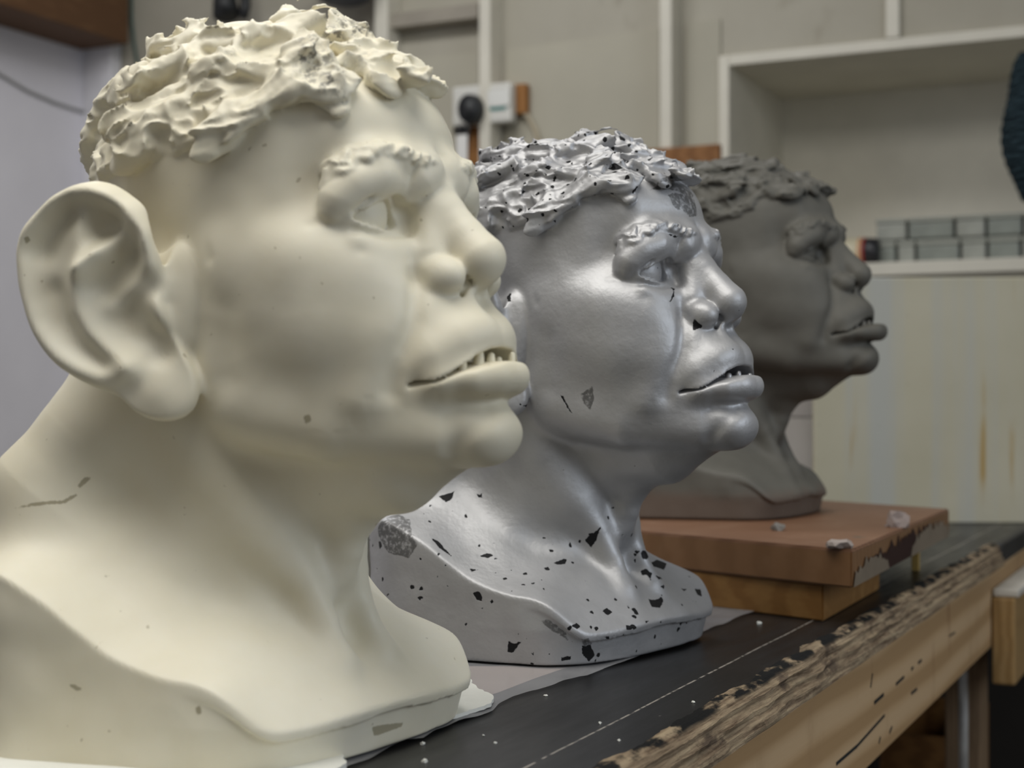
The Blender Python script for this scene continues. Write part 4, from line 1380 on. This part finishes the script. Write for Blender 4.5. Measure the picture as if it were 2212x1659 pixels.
def chip_attr(bust, polys):
    """distance (mm, on the surface) to hand-placed patches given by their outlines in the photograph"""
    loc, rz, k = bust
    c, s = math.cos(rz), math.sin(rz)
    R = np.array([[c, -s, 0], [s, c, 0], [0, 0, 1]])
    def to_local(p):
        return (R.T @ (np.asarray(p) - np.array(loc))) / k * 1000
    cam = to_local(CAM)
    def fn(V, N):
        W = (R @ (V.T * 0.001 * k)).T + np.array(loc) - CAM
        dep = W @ FW
        PX = CX + FPX * (W @ RT) / dep; PY = CY - FPX * (W @ UP) / dep
        facing = ((cam - V) * N).sum(1) > 0
        out = np.full(len(V), 10.0)
        for poly in polys:
            q = np.array(poly, float); m = q.mean(0)
            near = np.nonzero(facing & (np.abs(PX - m[0]) < 7) & (np.abs(PY - m[1]) < 7))[0]
            if not len(near): continue
            near = near[dep[near] < dep[near].min() + 0.012]
            i = near[np.argmin((PX[near] - m[0]) ** 2 + (PY[near] - m[1]) ** 2)]
            n_ = N[near].mean(0); n_ /= np.linalg.norm(n_); p0 = V[i]
            t1 = np.cross(n_, [0, 0, 1.0]); t1 /= np.linalg.norm(t1) + 1e-9; t2 = np.cross(n_, t1)
            P2 = []
            for x, y in q:
                d = R.T @ ray(x, y)
                t = ((p0 - cam) @ n_) / (d @ n_)
                h = cam + d * t - p0
                P2.append((h @ t1, h @ t2))
            P2 = np.array(P2)
            rad = np.abs(P2).max() * 1.5 + 4
            cand = np.nonzero((np.abs(V - p0) < rad).all(1))[0]
            r = V[cand] - p0
            near_n = np.abs(r @ n_) < 12
            cand = cand[near_n]; r = r[near_n]
            out[cand] = np.minimum(out[cand], poly_sd(r @ t1, r @ t2, P2))
        return out
    return fn

def sc(pts, s, ox, oy):
    return [(ox + x * s, oy + y * s) for x, y in pts]
C7 = lambda *p: sc(p, 0.42194, 800, 750)
C6 = lambda *p: sc(p, 0.3316, 1000, 250)
C5 = lambda *p: sc(p, 0.4973, 0, 900)
SILVER_CHIPS = [C7((1095, 985), (1175, 930), (1160, 985), (1130, 1030)), C7((940, 1105), (985, 1085), (1008, 1085), (995, 1110), (960, 1115)),
    C7((560, 1070), (600, 1055), (632, 1065), (600, 1080)), C7((498, 1130), (550, 1140), (520, 1148)), C7((1425, 1110), (1470, 1085), (1520, 1100), (1505, 1140), (1460, 1125)),
    C7((1385, 1145), (1410, 1135), (1440, 1155), (1435, 1190), (1415, 1165), (1390, 1165)), C7((1422, 1288), (1455, 1295), (1490, 1280), (1500, 1300), (1485, 1335), (1440, 1330)),
    C7((1185, 1350), (1210, 1335), (1245, 1358), (1215, 1372)), C7((1335, 1340), (1355, 1335), (1380, 1370), (1360, 1370)), C7((1035, 1425), (1055, 1410), (1078, 1428), (1060, 1445)),
    C7((1145, 1435), (1160, 1428), (1172, 1440), (1155, 1455)), C7((1310, 1425), (1350, 1420), (1368, 1440), (1310, 1450)), C7((525, 1260), (550, 1248), (570, 1265), (572, 1300), (545, 1295)),
    C7((1085, 1530), (1130, 1525), (1150, 1580), (1120, 1610), (1085, 1570)), C7((705, 1500), (735, 1520), (778, 1500), (730, 1565), (705, 1560)),
    C6((1495, 1350), (1510, 1320), (1530, 1345), (1560, 1365), (1545, 1390), (1505, 1390)), C6((1358, 1088), (1380, 1120), (1378, 1180), (1345, 1222), (1366, 1170), (1368, 1125)),
    C7((968, 245), (985, 250), (1040, 350), (1020, 330)), C7((975, 1588), (1030, 1580), (1025, 1597), (980, 1607)), C7((1660, 1235), (1690, 1240), (1697, 1275), (1675, 1270)),
    C7((350, 765), (430, 740), (420, 770), (390, 795)), C7((548, 755), (575, 750), (570, 770), (555, 770)), C7((310, 975), (345, 990), (400, 1050), (425, 1078), (350, 1025)),
    C7((1460, 1165), (1500, 1185), (1480, 1188)), C7((1490, 1040), (1535, 1035), (1530, 1050)), C7((1590, 1235), (1625, 1238), (1605, 1248)), C7((765, 290), (790, 298), (815, 295), (800, 310), (775, 300)),
    C6((1335, 770), (1400, 785), (1380, 795)), C6((285, 1180), (310, 1150), (308, 1200), (290, 1210)), C7((1490, 1225), (1503, 1215), (1505, 1240)), C7((820, 1205), (845, 1205), (830, 1215)),
    C7((820, 1565), (840, 1562), (835, 1580)), C7((1405, 1400), (1425, 1402), (1412, 1415)), C7((1200, 1485), (1225, 1482), (1215, 1500)), C6((940, 345), (990, 320), (1090, 345), (1010, 355)), C6((720, 150), (745, 140), (740, 170))]
SILVER_SCRAPES = [C6((1390, 500), (1340, 510), (1370, 580), (1400, 610), (1430, 610), (1480, 660), (1545, 640), (1530, 530)), C7((1075, 240), (1140, 200), (1145, 260), (1125, 320), (1095, 290)),
    C7((25, 930), (60, 870), (110, 840), (150, 880), (230, 1010), (190, 1080), (90, 1050), (30, 970)), C7((875, 1400), (910, 1395), (1000, 1460), (1010, 1500), (960, 1470), (900, 1430)),
    C6((1250, 450), (1330, 420), (1450, 440), (1520, 500), (1500, 530), (1380, 480)), C7((1080, 1490), (1110, 1480), (1135, 1520), (1090, 1525))]
CREAM_CHIPS = [C5((340, 300), (365, 265), (395, 265), (370, 290), (345, 310)), C5((60, 388), (150, 372), (270, 366), (330, 335), (336, 342), (280, 376), (160, 384)),
    C5((295, 1160), (330, 1168), (360, 1185), (330, 1190)), C5((1615, 1350), (1660, 1340), (1750, 1330), (1745, 1345), (1650, 1380), (1625, 1385)), C5((850, 1265), (868, 1255), (875, 1290), (855, 1292)),
    [(52, 515), (60, 510), (66, 520), (56, 527)], [(655, 900), (668, 895), (672, 908), (660, 915)], [(1010, 605), (1022, 602), (1020, 614)]]

QUAL = 1.05
ALL = True
import time
T0 = time.time()
LIFT = 0.0026
BUSTS = [((-0.4745, 0.7019, 0.0026), math.radians(-6.34), 1.012), ((-0.449, 1.0545, LIFT), math.radians(-11.97), 1.0),
         ((-0.484, 1.5809, 0.0628), math.radians(-3.9), 1.0)]
V, Q, LBL = polygonise(make_build(11), (-176, -140, -3), (162, 140, 412), QUAL, 22)
print('bust', len(V), time.time() - T0)
b1 = tag(empty('bust', BUSTS[0][0], BUSTS[0][1]), 'cream coloured cast bust of a man with large ears, on the plastic sheet', 'bust')
f1 = chip_attr(BUSTS[0], CREAM_CHIPS)
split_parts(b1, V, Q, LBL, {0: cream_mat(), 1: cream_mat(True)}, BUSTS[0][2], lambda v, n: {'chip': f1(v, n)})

def teeth(root, specs, mat, k):
    for x, y, z, h, r in specs:
        t = tube('tooth', [(0, 0, -0.004), (0, 0, 0), (0.0003, 0, h * .55), (0.0006, 0, h * .9), (0.0006, 0, h)], [r * .95, r, r * .85, r * .6, r * .25], mat, root, 12)
        t.location = (x * k, y * k, z * k)
m_tooth = plain('cream_tooth', (0.78, 0.73, 0.56), 0.4, 0.04)
teeth(b1, [(.1295, -.0215, .193, .0085, .0024), (.1330, -.0125, .196, .0085, .0031), (.1360, -.0065, .196, .0068, .0027), (.1352, .0015, .196, .005, .0026), (.1385, .009, .196, .0075, .0023)], m_tooth, BUSTS[0][2])
if ALL:
    b2 = tag(empty('bust', BUSTS[1][0], BUSTS[1][1]), 'silver painted bust of a man with black paint chips on chest and neck', 'bust')
    f2, f2s = chip_attr(BUSTS[1], SILVER_CHIPS), chip_attr(BUSTS[1], SILVER_SCRAPES)
    V2 = V.copy(); V2[:, 2] -= 0.13 * np.maximum(V2[:, 2] - 332, 0)
    split_parts(b2, V2, Q, LBL, {0: silver_mat(), 1: silver_mat(True)}, BUSTS[1][2], lambda v, n: {'chip': f2(v, n), 'scrape': f2s(v, n)})
    teeth(b2, [(.1330, -.0125, .196, .004, .0028), (.1360, -.0045, .196, .0055, .0026), (.1385, .007, .196, .004, .0023)], plain('silver_tooth', (0.4, 0.4, 0.41), 0.4, 0.1, metallic=0.6), 1.0)
    V3, Q3, L3 = polygonise(make_build(23, 5.0, 4.0), (-176, -140, -3), (166, 140, 412), QUAL * 1.45, 24)
    V3[:, 2] -= 0.17 * np.maximum(V3[:, 2] - 335, 0)
    b3 = tag(empty('bust', BUSTS[2][0], BUSTS[2][1]), 'dark grey clay bust of a man standing on two stacked wooden boards', 'bust')
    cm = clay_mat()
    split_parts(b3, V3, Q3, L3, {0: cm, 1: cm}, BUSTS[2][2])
    teeth(b3, [(.1295, -.0215, .193, .006, .0024), (.1340, -.0125, .196, .006, .003), (.1370, -.0045, .196, .006, .003)], plain('clay_tooth', (0.17, 0.16, 0.14), 0.6), 1.0)
print('busts done', time.time() - T0)
